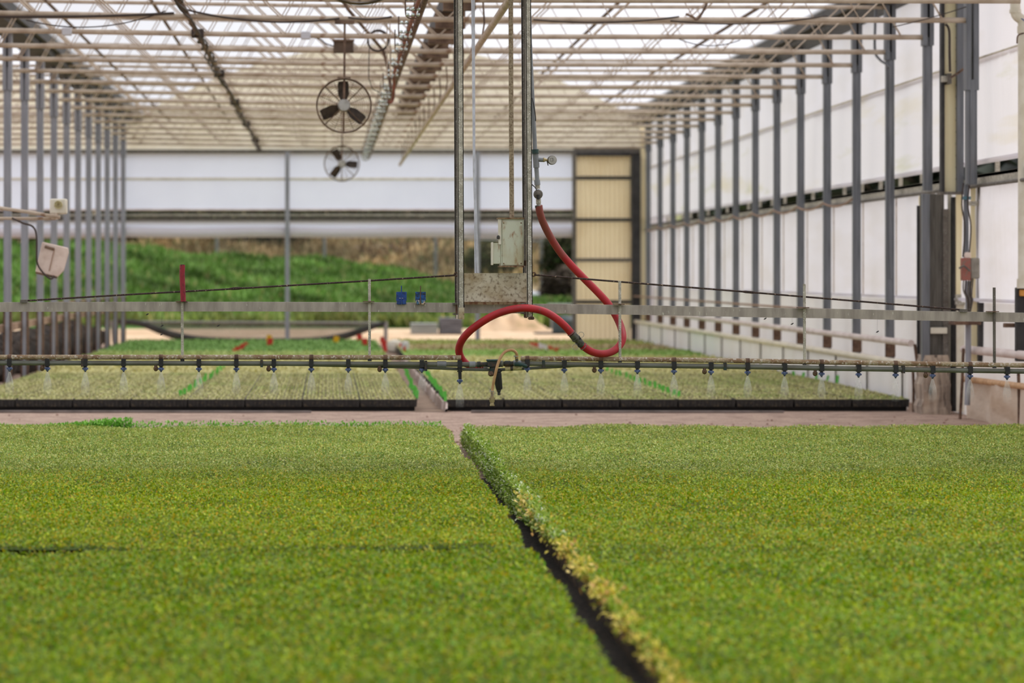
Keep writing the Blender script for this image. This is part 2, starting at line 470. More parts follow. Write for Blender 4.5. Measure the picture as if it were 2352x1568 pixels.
M['brown_rail'] = mat('brown_painted_rail', (168, 138, 118), (140, 110, 92), scale=3, rough=0.8)
M['wire'] = mat('dark_cable', (60, 48, 42), rough=0.7)
M['orange'] = mat('orange_plastic', (216, 150, 64), rough=0.5)
M['leaf'] = leaf_mat('plug_seedling_leaf', 0.3, 0.42)
M['grass'] = leaf_mat('grass_blade', 0.3, 0.6)

def film_mat(name, c, see, tl):
    """translucent roofing film: part clear, part diffusing"""
    m = bpy.data.materials.new(name)
    m.use_nodes = True
    n, l = m.node_tree.nodes, m.node_tree.links
    n.clear()
    out = n.new('ShaderNodeOutputMaterial')
    tr = n.new('ShaderNodeBsdfTransparent'); tr.inputs[0].default_value = (1, 1, 1, 1)
    tn = n.new('ShaderNodeBsdfTranslucent'); tn.inputs[0].default_value = lin(c)
    df = n.new('ShaderNodeBsdfDiffuse'); df.inputs[0].default_value = lin(c)
    a = n.new('ShaderNodeMixShader'); a.inputs[0].default_value = tl
    b = n.new('ShaderNodeMixShader'); b.inputs[0].default_value = see
    l.new(df.outputs[0], a.inputs[1]); l.new(tn.outputs[0], a.inputs[2])
    l.new(a.outputs[0], b.inputs[1]); l.new(tr.outputs[0], b.inputs[2])
    l.new(b.outputs[0], out.inputs[0])
    return m
M['roof'] = film_mat('roof_film', (246, 245, 252), 0.42, 0.75)

def spray_mat():
    m = bpy.data.materials.new('fine_water_spray')
    m.use_nodes = True
    n, l = m.node_tree.nodes, m.node_tree.links
    n.clear()
    out = n.new('ShaderNodeOutputMaterial')
    tr = n.new('ShaderNodeBsdfTransparent')
    df = n.new('ShaderNodeBsdfDiffuse'); df.inputs[0].default_value = (0.9, 0.9, 0.9, 1)
    tl = n.new('ShaderNodeBsdfTranslucent'); tl.inputs[0].default_value = (0.9, 0.9, 0.9, 1)
    ad = n.new('ShaderNodeMixShader'); ad.inputs[0].default_value = 0.5
    l.new(df.outputs[0], ad.inputs[1]); l.new(tl.outputs[0], ad.inputs[2])
    tc = n.new('ShaderNodeTexCoord')
    sp = n.new('ShaderNodeSeparateXYZ'); l.new(tc.outputs['Object'], sp.inputs[0])
    mr = n.new('ShaderNodeMapRange')   # the spray thins out as it falls (0 at the nozzle, -0.12 m at the end)
    mr.inputs['From Min'].default_value = -0.13; mr.inputs['From Max'].default_value = -0.005
    mr.inputs['To Min'].default_value = 0.0; mr.inputs['To Max'].default_value = 0.23
    l.new(sp.outputs['Z'], mr.inputs[0])
    mp = n.new('ShaderNodeMapping'); mp.inputs['Scale'].default_value = (1, 1, 0.15)
    l.new(tc.outputs['Object'], mp.inputs[0])
    nz = n.new('ShaderNodeTexNoise'); nz.inputs['Scale'].default_value = 160
    l.new(mp.outputs[0], nz.inputs['Vector'])
    mu = n.new('ShaderNodeMath'); mu.operation = 'MULTIPLY'
    l.new(mr.outputs[0], mu.inputs[0])
    m2 = n.new('ShaderNodeMapRange'); m2.inputs['From Min'].default_value = 0.35; m2.inputs['From Max'].default_value = 0.65
    m2.inputs['To Min'].default_value = 0.5; m2.inputs['To Max'].default_value = 1.5
    l.new(nz.outputs['Fac'], m2.inputs[0])
    l.new(m2.outputs[0], mu.inputs[1])
    mx = n.new('ShaderNodeMixShader')
    l.new(mu.outputs[0], mx.inputs[0]); l.new(tr.outputs[0], mx.inputs[1]); l.new(ad.outputs[0], mx.inputs[2])
    l.new(mx.outputs[0], out.inputs[0])
    return m
M['spray'] = spray_mat()

# ------------------------------------------------------------------ layout constants
XR, XL = 4.90, -3.09           # the two column rows of the middle bay
XC = (XR + XL) / 2             # middle of the bay
XL2 = XL - (XR - XL)           # next column row to the left
YE = 43.0                      # end wall
YC0, DY = 22.4, 1.5            # first full column on the right, column spacing
YS = 19.4                      # nearest truss in view
YB = 14.4                      # boom plane
CH = [(XL2, 3.06), (XL - 0.0, 3.115), (-2.6, 3.109), (0.2, 3.062), (2.0, 3.058), (XR, 3.054)]
def chord_z(x):
    for (a, za), (b, zb) in zip(CH, CH[1:]):
        if x <= b:
            return za + (zb - za) * (x - a) / (b - a)
    return CH[-1][1]

# ------------------------------------------------------------------ ground, roof, walls
MB().quad((-13, -4, 0), (8, -4, 0), (8, YE + 0.6, 0), (-13, YE + 0.6, 0)).build('floor', M['soil'], kind='structure', label='pinkish raked soil floor of the growing house')
MB().quad((-40, YE + 0.6, 0.0), (40, YE + 0.6, 0.0), (40, 110, 0.0), (-40, 110, 0.0)).build('ground', M['sand'], kind='structure', label='sandy yard beyond the open end of the house')
for s, (a, b) in ((-1, (-60, -13)), (1, (8, 60))):
    MB().quad((a, -10, -0.02), (b, -10, -0.02), (b, YE + 0.6, -0.02), (a, YE + 0.6, -0.02)).build('ground', M['sand'], kind='structure', label='sandy ground outside the side of the house')

def arch(x0, x1, y0, y1, eave, apex, n=20):
    m = MB()
    prof = []
    for k in range(n + 1):
        t = k / n
        prof.append((x0 + (x1 - x0) * t, eave + (apex - eave) * math.sin(math.pi * t) ** 0.85))
    for (a, za), (b, zb) in zip(prof, prof[1:]):
        m.quad((a, y0, za), (b, y0, zb), (b, y1, zb), (a, y1, za))
    return m, prof
EAVE, APEX = 3.5, 4.72
m, PROF = arch(XL, XR, 2.5, YE, EAVE, APEX)
m.build('ceiling', M['roof'], kind='structure', label='white translucent arched roof film over the middle bay')
m, PROFL = arch(XL2, XL, 2.5, YE, EAVE, APEX)
m.build('ceiling', M['roof'], kind='structure', label='white translucent arched roof film over the next bay')

# end gables above the trusses
for prof, lab in ((PROF, 'pale fibreglass gable over the middle bay end wall'), (PROFL, 'pale fibreglass gable over the next bay end wall')):
    m = MB()
    for (a, za), (b, zb) in zip(prof, prof[1:]):
        m.quad((a, YE + 0.02, 3.0), (b, YE + 0.02, 3.0), (b, YE + 0.02, zb), (a, YE + 0.02, za))
    m.build('wall_back', M['gable'], kind='structure', label=lab)

# gutters along the column rows
for gx, lab in ((XR, 'dark gutter along the right column row'), (XL, 'dark gutter along the left column row')):
    MB().box(gx - 0.13, gx + 0.13, 8, YE, 3.46, 3.62).box(gx - 0.19, gx - 0.15, 8, YE, 3.52, 3.66).box(gx + 0.15, gx + 0.19, 8, YE, 3.52, 3.66).build('trim_gutter', M['gutter'], kind='structure', label=lab)

# right side wall: panel above the seam, curtains, skirt
def sheet(xw, y0, y1, z0, z1, amp=0.012, ny=90, nz=8, seed=0, bulge=0.0):
    rng = np.random.default_rng(seed)
    if y0 < 21.0 and y1 > 30:
        nz = max(nz, 26)
        ys = np.concatenate([np.linspace(y0, 21.6, 260), np.linspace(21.8, y1, ny)])
        ny = len(ys)
    else:
        ys = np.linspace(y0, y1, ny)
    zs = np.linspace(z0, z1, nz)
    g = np.zeros((nz, ny))
    for _ in range(10):
        fy = rng.uniform(0.6, 4.0); fz = rng.uniform(0.2, 3.0); ph = rng.uniform(0, 6.28)
        g += np.sin(ys[None, :] * fy * 2 + zs[:, None] * fz * rng.choice([-1, 1]) + ph)
    g = g / 10 * amp * 2
    near = np.clip((21.7 - ys) / 0.3, 0, 1)[None, :]
    zr = (zs[:, None] - z0) / (z1 - z0)
    fold = np.sin(ys[None, :] * 31 - zs[:, None] * 7 + 1.5 * np.sin(ys[None, :] * 4.1 + seed)) + 0.7 * np.sin(ys[None, :] * 53 - zs[:, None] * 13 + seed)
    g = g + near * fold * (0.35 + 0.65 * zr) * 0.0045 * min(1.0, amp / 0.012)
    vs = []
    for i in range(nz):
        for j in range(ny):
            t = i / (nz - 1)
            vs.append((xw + g[i, j] - bulge * math.sin(math.pi * t), ys[j], zs[i]))
    q = [(i * ny + j, i * ny + j + 1, (i + 1) * ny + j + 1, (i + 1) * ny + j) for i in range(nz - 1) for j in range(ny - 1)]
    return np.array(vs), np.array(q)

XW = 5.06
def wall_sheet(name, mname, z0, z1, y0=14.0, y1=YE, x=XW, amp=0.012, seed=0, ny=110, nz=9, **tg):
    v, q = sheet(x, y0, y1, z0, z1, amp, ny, nz, seed)
    o = np_mesh(name, v, q, M[mname], smooth=True, origin=(x, (y0 + y1) / 2, z0), **tg)
    return o
wall_sheet('wall_right', 'curtain', 2.76, 3.62, amp=0.004, seed=1, kind='structure', label='fixed white film above the side curtain')
t = thing('roll_up_curtain', (XW, 30, 1.97), 'upper white roll-up curtain of the side wall, yellow stained, above the open slot', 'curtain', 'side wall curtains')
v, q = sheet(XW - 0.02, 14.0, YE, 1.98, 2.80, 0.012, 120, 9, 2)
np_mesh('film', v, q, M['curtain_dirty'], parent=t, smooth=True)
MB().tube([(XW - 0.03, 14.0, 1.985), (XW - 0.03, YE, 1.985)], 0.02, 10).build('hem', M['curtain'], t)
MB().tube([(XW - 0.035, 14.0, 2.785), (XW - 0.035, YE, 2.785)], 0.008, 8).build('seam_tube', M['off_white'], t)
for k in range(14):
    y = YC0 + DY * k + 0.55 - (0.5 if k == 0 else 0)
    MB().tube([(XW - 0.04, y, 2.80), (XW - 0.04, y, 3.5)], 0.007, 6).build('batten', M['skirt'], t)
t = thing('roll_up_curtain', (XW, 30, 0.90), 'lower white roll-up curtain of the side wall, hung below the open slot', 'curtain', 'side wall curtains')
v, q = sheet(XW, 14.0, YE, 0.90, 1.80, 0.014, 140, 10, 3)
np_mesh('film', v, q, M['curtain'], parent=t, smooth=True)
MB().tube([(XW - 0.02, 14.0, 0.92), (XW - 0.02, YE, 0.92)], 0.014, 8).build('hem', M['curtain'], t)
for k in range(14):
    y = YC0 + DY * k + 0.35
    MB().tube([(XW - 0.03, y, 0.93), (XW - 0.03, y, 1.79)], 0.006, 6).build('batten', M['truss'], t)
wall_sheet('wall_right', 'skirt', 0.0, 0.91, x=XW + 0.03, seed=4, kind='structure', label='white sheet of the side wall behind the lower rails')
t = thing('vent_rail', (XW, 30, 1.80), 'grey steel rail along the open slot between the side wall curtains', 'rail')
MB().box(XW - 0.06, XW + 0.04, 14.0, YE, 1.86, 1.885).box(XW - 0.06, XW - 0.04, 14.0, YE, 1.80, 1.886).build('angle', M['galv'], t)
MB().tube([(XW - 0.08, 14.0, 1.795), (XW - 0.08, YE, 1.795)], 0.014, 8).build('lower_pipe', M['galv_dark'], t)
for k in range(28):
    y = 18.2 + 0.88 * k
    MB().box(XW + 0.02, XW + 0.05, y, y + 0.035, 1.88, 1.99).build('stud', M['galv'], t)
# cable swagged under the slot, column to column
t = thing('swagged_cable', (4.84, 33, 1.8), 'tan cable swagged between the right columns below the open slot', 'cable')
pts = []
for k in range(2, 13):
    y0 = YC0 + DY * k
    for s in range(6):
        u = s / 6
        pts.append((4.86, y0 + DY * u, 1.815 - 0.05 * 4 * u * (1 - u)))
MB().tube(pts, 0.010, 6).build('cable', M['brown_rail'], t)

# skirt board in front of the column feet
t = thing('skirt_panel', (4.82, 33, 0), 'low white skirt along the foot of the right columns, topped by a cream rail', 'panel')
v, q = sheet(4.82, 22.75, YE, 0.0, 0.37, 0.008, 80, 5, 5)
np_mesh('sheet', v, q, M['skirt'], parent=t, smooth=True)
MB().tube([(4.815, 22.6, 0.375), (4.815, YE, 0.375)], 0.030, 10).build('rail', M['cream_rail'], t)
for k in range(14):
    y = 22.9 + DY * k
    MB().tube([(4.80, y, 0.0), (4.80, y, 0.36)], 0.009, 6).build('stake', M['galv_dark'], t)
MB().tube([(4.80, 22.55, 0.552), (4.80, YE - 0.2, 0.552)], 0.028, 10).build('grab_rail', M['pink_rail'], label='pinkish white pipe rail running along the right columns', cat='rail')
MB().tube([(4.79, 22.75, 0.772), (4.79, YE - 0.1, 0.772)], 0.013, 8).build('thin_rail', M['brown_rail'], label='thin brown pipe along the right columns above the pinkish rail', cat='rail')

# ------------------------------------------------------------------ columns
def column(x, y, base, top, mname, label, group, rust_z=None, boot=None):
    t = thing('steel_column', (x, y, base), label, 'column', group)
    r = 0.036
    sl = 0.07 if x > 0 else 0.22
    MB().box(x - r, x + r, y - 0.03, y + 0.03, base, top).box(x - r * 0.55, x + r * 0.55, y - 0.036, y - 0.028, base, top - sl).build('shaft', M[mname], t, bevel=0.006)
    MB().box(x - r - 0.008, x - 0.010, y - 0.05, y + 0.05, top - sl, top + 0.42).box(x + 0.010, x + r + 0.008, y - 0.05, y + 0.05, top - sl, top + 0.42).box(x - r, x + r, y + 0.03, y + 0.05, top - sl, top + 0.42).build('head_sleeve', M[mname], t)
    if rust_z:
        MB().box(x - r - 0.004, x + r + 0.004, y - 0.034, y + 0.034, base, rust_z).build('rusty_foot', M['rust'], t, label='rust brown foot of the column', bevel=0.006)
    if boot:
        MB().box(x - r - 0.012, x + r + 0.004, y - 0.046, y - 0.036, boot, boot + 0.16).build('boot', M['rust'], t, label='rusty bracket at the foot')
    return t
for k in range(14):
    y = YC0 + DY * k
    if k == 0:
        lab = 'grey steel column of the right row beside the tall yellow panel strip'
    else:
        lab = 'grey steel column of the right row, %s behind the one beside the yellow panel' % ORD[k - 1]
    column(XR, y, 0.0 if k else 1.8, chord_z(XR), 'column_r', lab, 'right row of columns', boot=0.40 if k else None)
for k in range(3, 14):
    y = YC0 + DY * k - 0.4
    n = 13 - k
    lab = 'grey column of the left row at the end wall, rusty foot' if n == 0 else 'grey column of the left row, rusty foot, %s in front of the end wall one' % ORD[n - 1]
    column(XL, y, 0.0, chord_z(XL), 'column', lab, 'left row of columns', rust_z=0.78)
# the column in front of the yellow panel
t = thing('steel_column', (XR + 0.03, 20.9, 1.95), 'nearest blue-grey steel column, between the yellow strip and the wrinkled curtain', 'column', 'right row of columns')
MB().box(X(2219, 20.9), X(2243, 20.9), 20.87, 20.95, 1.80, 2.6).box(X(2226, 20.9), X(2236, 20.9), 20.855, 20.87, 1.80, 2.6).build('shaft', M['column_r'], t, bevel=0.008)
MB().box(X(2217, 20.9), X(2228, 20.9), 20.86, 20.96, 2.52, 3.3).box(X(2234, 20.9), X(2246, 20.9), 20.86, 20.96, 2.52, 3.3).build('head_sleeve', M['column_r'], t)

# ------------------------------------------------------------------ trusses
DEP = 0.39
def truss(x0, x1, y, label, group):
    t = thing('roof_truss', ((x0 + x1) / 2, y, 3.05), label, 'truss', group)
    n = 14
    xs = [x0 + (x1 - x0) * k / n for k in range(n + 1)]
    MB().tube([(x, y, chord_z(x)) for x in xs], 0.021, 10).build('bottom_chord', M['truss'], t)
    MB().tube([(x, y, chord_z(x) + DEP) for x in xs], 0.017, 8).build('top_chord', M['truss'], t)
    per, a = 0.63, 0.22
    mid = (x0 + x1) / 2
    n2 = int((mid - x0 - 0.05) / per)
    nodes = []
    for k in range(-n2, n2 + 1):
        xa = mid + per * k
        if k > 0:
            nodes.append((xa - a, 1))
        nodes.append((xa, 0))
        if k < 0:
            nodes.append((xa + a, 1))
    nodes.insert(0, (nodes[0][0] - (per - a), 1)) if nodes[0][0] - (per - a) > x0 else None
    nodes.append((nodes[-1][0] + (per - a), 1)) if nodes[-1][0] + (per - a) < x1 else None
    for off, yy in ((0.0, -0.014), (0.024, 0.014)):
        MB().tube([(xx + (off if xx < mid else -off) * (1 if up else 1), y + yy, chord_z(xx) + (DEP if up else 0.0)) for xx, up in nodes if off == 0.0 or xx <= mid + 0.01], 0.0080, 6).build('web_rod', M['truss'], t)
    return t
truss(XL, XR, 10.4, 'roof truss carrying the nearest fan, above the top edge of the view', 'middle bay roof trusses')
for k in range(16):
    y = YS + DY * k
    lab = 'dusty lattice roof truss of the middle bay, nearest one at the top edge' if k == 0 else 'dusty lattice roof truss of the middle bay, %s behind the nearest' % ORD[k - 1]
    truss(XL, XR, y, lab, 'middle bay roof trusses')
for k in range(5, 16):
    y = YS + DY * k
    n = 15 - k
    lab = 'lattice roof truss beyond the left columns, against the end wall' if n == 0 else 'lattice roof truss beyond the left columns, %s in front of the end wall one' % ORD[n - 1]
    truss(XL2, XL, y, lab, 'left bay roof trusses')

# long pipes running under the roof
def long_pipe(name, x, z, y0, y1, r, mname, label, cat='pipe'):
    return MB().tube([(x, y0, z), (x, (y0 + y1) / 2, z - 0.004), (x, y1, z)], r, 8).build(name, M[mname], label=label, cat=cat)
long_pipe('purlin_pipe', -1.53, 3.50, 16, YE, 0.016, 'truss_dark', 'thin brown pipe on top of the trusses left of the cable bundle')
long_pipe('purlin_pipe', -2.45, 3.50, 16, YE, 0.016, 'truss_dark', 'thin brown pipe on top of the trusses nearest the left columns')
long_pipe('purlin_pipe', 2.55, 3.50, 16, YE, 0.016, 'truss_dark', 'thin brown pipe on top of the trusses over the right bed')
long_pipe('purlin_pipe', 3.85, 3.50, 16, YE, 0.016, 'truss_dark', 'thin brown pipe on top of the trusses nearest the right columns')
t = thing('cable_bundle', (-1.06, 30, 3.0), 'dark bundle of pipe and twisted cables running under the trusses, left of the fans', 'cable')
MB().tube([(-1.06, 16, 3.085), (-1.06, YE, 3.085)], 0.020, 8).build('pipe', M['truss_dark'], t)
for s in range(3):
    pts = []
    for k in range(120):
        y = 16 + 27 * k / 119
        pts.append((-1.06 + 0.03 * math.sin(y * 3.1 + s * 2.1), y, 3.075 + 0.03 * math.cos(y * 2.3 + s * 1.7)))
    MB().tube(pts, 0.009, 5).build('cable', M['wire'], t)
for k in range(6):
    y = 17.9 + 4.5 * k
    MB().box(-1.11, -1.01, y - 0.03, y + 0.03, 3.05, 3.12).build('clamp', M['wire'], t)

# boom rails hung under the trusses
t = thing('boom_rail', (1.09, 24, 2.75), 'long brown rail pipe hung under the trusses, running to the end wall', 'rail')
MB().tube([(1.09, 7, 2.76), (1.09, 41.3, 2.76)], 0.022, 10).build('pipe', M['truss'], t)
for k in range(16):
    y = YS + DY * k
    if y < 41:
        MB().tube([(1.09, y, 2.77), (1.11, y, 2.90), (1.10, y, 3.05)], 0.007, 5).build('hanger', M['truss_dark'], t)
MB().box(1.085, 1.095, 7, 41.3, 2.775, 2.80).build('web_plate', M['truss'], t)
t = thing('boom_rail', (0.60, 24, 2.75), 'long dark rail behind the hose trolleys, running to the end wall', 'rail')
MB().tube([(0.62, 7, 2.86), (0.62, 41.3, 2.86)], 0.020, 10).build('pipe', M['truss_dark'], t)
for k in range(16):
    y = YS + DY * k
    if y < 41:
        MB().tube([(0.62, y, 2.87), (0.60, y, 2.95), (0.62, y, 3.05)], 0.007, 5).build('hanger', M['truss_dark'], t)

t = thing('support_beam', (0.98, 31, 3.1), 'dark brown support beam over the boom rails, between the trusses', 'beam')
MB().box(0.91, 1.05, 16, 35, 3.20, 3.34).build('beam', M['gutter'], t)
for k in range(16):
    y = YS + DY * k - 0.5
    if y > 35: break
    MB().box(0.86, 1.10, y - 0.05, y + 0.05, 3.08, 3.22).build('bracket', M['truss_dark'], t)

# hose trolleys
def trolley(y, label, hang):
    x, z = 0.545, 2.755
    t = thing('hose_trolley', (x, y, z), label, 'trolley', 'hose trolleys on the rail')
    w = 0.046
    top = z + 0.17
    pts = spline([(x - w, y, top), (x - w, y, z + 0.05), (x - w * 0.75, y, z + 0.012), (x, y, z), (x + w * 0.75, y, z + 0.012), (x + w, y, z + 0.05), (x + w, y, top)], 5)
    MB().tube(pts, 0.0055, 6).build('strap', M['truss_dark'], t)
    for dz in (0.025, 0.062, 0.125):
        for dx in (-0.033, 0.0, 0.033):
            MB().ball((x + dx + dz * 0.06, y - 0.012, z + dz), 0.0125, 6).build('roller', M['shiny'], t)
        MB().tube([(x - 0.045, y, z + dz - 0.008), (x + 0.045, y, z + dz - 0.008)], 0.004, 5).build('axle', M['galv_dark'], t)
    return t
TY = [16.0, 17.55, 19.2, 20.25, 21.7, 22.9]
for k, y in enumerate(TY):
    trolley(y, 'hose trolley with shiny rollers on the dark rail, %s from the top edge' % ORD[k] if k else 'hose trolley with shiny rollers on the dark rail, at the top edge', 0)
for k in range(14):
    y = 24.6 + 1.15 * k
    trolley(y, 'small hose trolley on the dark rail, %s behind the hose bend' % ORD[k], 0)
pts = spline([(0.575, 9, 2.83), (0.575, 14, 2.82), (0.57, 18, 2.83), (0.565, 22, 2.82), (0.56, 23.0, 2.80), (0.565, 23.3, 2.70), (0.56, 23.4, 2.62), (0.54, 23.4, 2.585), (0.515, 23.4, 2.60)], 6)
MB().tube(pts, 0.013, 8).build('supply_hose', mat('brown_red_hose', (150, 88, 70), (112, 66, 52), scale=10, rough=0.7), label='brown-red hose threaded through the hose trolleys, bent down at its end', cat='hose')
for dx in (0.445, 0.468):
    MB().tube([(dx + 0.01, 20.89, 2.62), (dx + 0.008, 20.89, 3.06)], 0.004, 5).build('hanging_wire', M['truss'], label='thin pale wire hanging beside the hose trolleys, %s' % ('outer one' if dx < 0.45 else 'inner one'), cat='wire', group='wires by the trolleys')

# ------------------------------------------------------------------ fans
def fan(c, r, angs, label, rod_top, gx=0.0):
    c = Vector(c)
    t = thing('circulation_fan', c, label, 'fan', 'circulation fans down the middle')
    h = MB()
    seg = 40
    prof = [(-0.05, 0.985), (-0.05, 1.0), (0.05, 1.0), (0.05, 0.985)]
    i0 = 0
    for k in range(seg):
        a = 2 * math.pi * k / seg
        for (d, q) in [(-0.055, 1.0), (-0.045, 1.035), (0.05, 1.0), (0.05, 0.975), (-0.04, 0.975)]:
            h.v.append((c.x + math.cos(a) * r * q, c.y + d, c.z + math.sin(a) * r * q))
    n = 5
    for k in range(seg):
        for s in range(n):
            a = k * n + s; b = k * n + (s + 1) % n
            a2 = ((k + 1) % seg) * n + s; b2 = ((k + 1) % seg) * n + (s + 1) % n
            h.f.append((a, b, b2, a2))
    h.build('housing_ring', M['fan_ring'], t)
    for an in angs:
        a = math.radians(an)
        u = Vector((math.cos(a), 0, math.sin(a))); w = Vector((-math.sin(a), 0, math.cos(a)))
        b = MB()
        nn = 6
        rows = []
        for k in range(nn + 1):
            q = 0.16 + (0.90 - 0.16) * k / nn
            wd = r * (0.10 + 0.12 * min(1, k / 2.0)) * (1.0 if k < nn else 0.86)
            tw = 0.5 - 0.15 * k / nn
            p = c + u * (r * q)
            rows.append((p - w * wd * math.cos(tw) + Vector((0, -wd * math.sin(tw), 0)), p + w * wd * math.cos(tw) + Vector((0, wd * math.sin(tw), 0))))
        for (p, q), (p2, q2) in zip(rows, rows[1:]):
            off = Vector((0, 0.004, 0))
            b.quad(p - off, q - off, q2 - off, p2 - off)
            b.quad(p + off, p2 + off, q2 + off, q + off)
        b.build('blade', M['fan'], t)
    MB().lathe(c + Vector((0, -0.09, 0)), (0, 1, 0), [(0, 0.0), (0.002, r * 0.2), (0.02, r * 0.235), (0.1, r * 0.235), (0.16, r * 0.2), (0.16, 0)], 20).build('motor', M['silver'], t)
    g = MB()
    for q in (0.30, 0.38, 0.46, 0.54, 0.62, 0.70, 0.78, 0.86, 0.93):
        g.ring(c + Vector((0, 0.06, 0)), (0, 1, 0), r * q, 0.0016, 36, 4)
    for k in range(8):
        a = 2 * math.pi * (k + 0.5) / 8
        g.tube([c + Vector((math.cos(a) * r * 0.2, 0.06, math.sin(a) * r * 0.2)), c + Vector((math.cos(a) * r, 0.05, math.sin(a) * r))], 0.0022, 4)
    g.build('guard', M['fan_ring'], t)
    s = MB()
    for k in range(4):
        a = math.pi / 4 + math.pi / 2 * k
        s.tube([c + Vector((math.cos(a) * r * 0.2, -0.05, math.sin(a) * r * 0.2)), c + Vector((math.cos(a) * r, -0.03, math.sin(a) * r))], 0.0045, 5)
    s.tube([c + Vector((-0.002, -0.07, -r * 0.98)), c + Vector((0, -0.08, -r * 0.2))], 0.006, 6)
    s.build('mounting_arm', M['fan_ring'], t)
    rd = MB()
    rd.tube([c + Vector((0, -0.06, r * 0.15)), c + Vector((0.003, -0.02, r * 1.02)), c + Vector((0.006, 0, rod_top - c.z))], 0.009, 8)
    rd.build('hanger_rod', M['truss_dark'], t)
    MB().box(c.x - 0.07, c.x + 0.08, c.y - 0.03, c.y + 0.03, rod_top - 0.01, rod_top + 0.015).build('hanger_bracket', M['truss_dark'], t)
    MB().box(c.x - 0.05, c.x + 0.05, c.y - 0.04, c.y + 0.04, c.z + r * 1.0, c.z + r * 1.0 + 0.012).build('ring_bracket', M['truss_dark'], t)
    return t
y1 = 20.9
fan(W(790, 243, y1), 62 * y1 / F, (92, 203, -38), 'larger brown three-bladed circulation fan hanging left of the gantry', Z(52, y1))
y2 = 31.4
fan(W(785, 376, y2), 40 * y2 / F, (118, -4, 232), 'smaller looking farther three-bladed fan hanging below and behind the larger one', 3.045)
y3 = 10.4
fan(W(826, -114, y3), 124 * y3 / F, (85, 205, -35), 'nearest fan, only the bottom of its dark ring at the top edge', 3.06)
# brown box, cable ring and bent strut above the fans
t = thing('junction_box', W(789, 122, 23.9), 'brown junction box on the truss behind the fan rod', 'box')
MB().pbox(766, 812, 92, 121, 23.85, 0.08).build('body', M['brown_box'], t, bevel=0.006)
MB().pbox(764, 814, 90, 94, 23.83, 0.11).build('lid', M['truss_dark'], t)
MB().tube(spline([W(766, 106, 23.9), W(748, 100, 23.9), W(735, 90, 23.9), W(712, 84, 23.85)], 6), 0.006, 6).build('cable', M['wire'], t)
MB().ring(W(868, 94, 23.0), (0, 1, 0), 23 * 23.0 / F, 0.010, 40, 6).ring(W(869, 93, 23.02), (0, 1, 0), 24.5 * 23.0 / F, 0.006, 40, 6).build('coiled_cable', M['wire'], label='black coil of cable hung on the truss right of the brown box', cat='cable')
MB().tube([W(848, 110, 23.0), W(847, 180, 23.0), W(856, 205, 23.0), W(872, 212, 23.0)], 0.004, 5).build('drop_cable', M['wire'], label='thin cable dropping from the black coil', cat='cable')
MB().tube([W(775, -20, 22.0), W(800, 22, 22.0), W(880, 116, 23.6), W(890, 150, 23.6), W(898, 205, 23.6)], 0.014, 8).build('bent_brace', M['truss_dark'], label='brown brace pipe slanting past the cable coil and bending down', cat='pipe')
for (px, py, yy, lab) in ((153, 72, 22.34, 'small pale grey box on the roof truss near the left edge'), (702, 81, 22.34, 'small pale grey box on the roof truss left of the fans')):
    MB().pbox(px - 11, px + 11, py - 9, py + 9, yy, 0.05).build('sensor_box', M['grey_tag'], label=lab, cat='box', group='boxes on the trusses', bevel=0.006)

# slack cables along the trusses
def slack(a, b, sag, y, r, lab, n=16):
    pts = []
    for k in range(n + 1):
        u = k / n
        pts.append(W(a[0] + (b[0] - a[0]) * u, a[1] + (b[1] - a[1]) * u + sag * 4 * u * (1 - u), y))
    return MB().tube(pts, r, 5).build('slack_cable', M['wire'], label=lab, cat='cable', group='cables along the trusses')
slack((-40, 38), (400, 30), 4, 20.875, 0.010, 'dark cable along the truss at the top left edge')
slack((60, 46), (380, 25), 26, 20.875, 0.005, 'thin cable sagging below the truss at the top left')
slack((420, 20), (780, 42), 18, 20.875, 0.008, 'dark cable sagging along the truss left of the fans')
slack((800, 40), (900, 38), 5, 20.875, 0.007, 'short cable over the fan rod bracket')
slack((1225, 45), (1560, 38), 10, 20.875, 0.006, 'cable sagging along the truss right of the gantry')
slack((1540, 48), (1900, 36), 12, 20.875, 0.006, 'cable sagging along the truss near the right columns')
slack((1560, 90), (1700, 92), 14, 22.38, 0.004, 'thin wire sagging below the truss right of the gantry')
slack((2050, 62), (2230, 12), 3, 20.875, 0.004, 'thin wire rising to the nearest blue-grey column')
# dark twist of cable low on two trusses
MB().tube(spline([W(1630, -10, 20.7), W(1618, 20, 20.7), W(1602, 44, 20.7), W(1590, 38, 20.7), W(1575, 32, 20.7)], 6), 0.010, 6).build('cable_loop', M['truss_dark'], label='brown loop of cable hanging at the truss over the right bed', cat='cable')

# bracing pipe bent against a right column
MB().tube(spline([W(2012, 15, 24.0), W(2010, 60, 24.0), W(2010, 118, 24.0), W(2022, 138, 23.9), W(2040, 152, 23.85), W(2045, 180, 23.85), W(2045, 420, 23.85), W(2046, 640, 23.85)], 6), 0.012, 8).build('conduit_pipe', M['column_r'], label='grey conduit bending onto the second right column and running down it', cat='pipe')

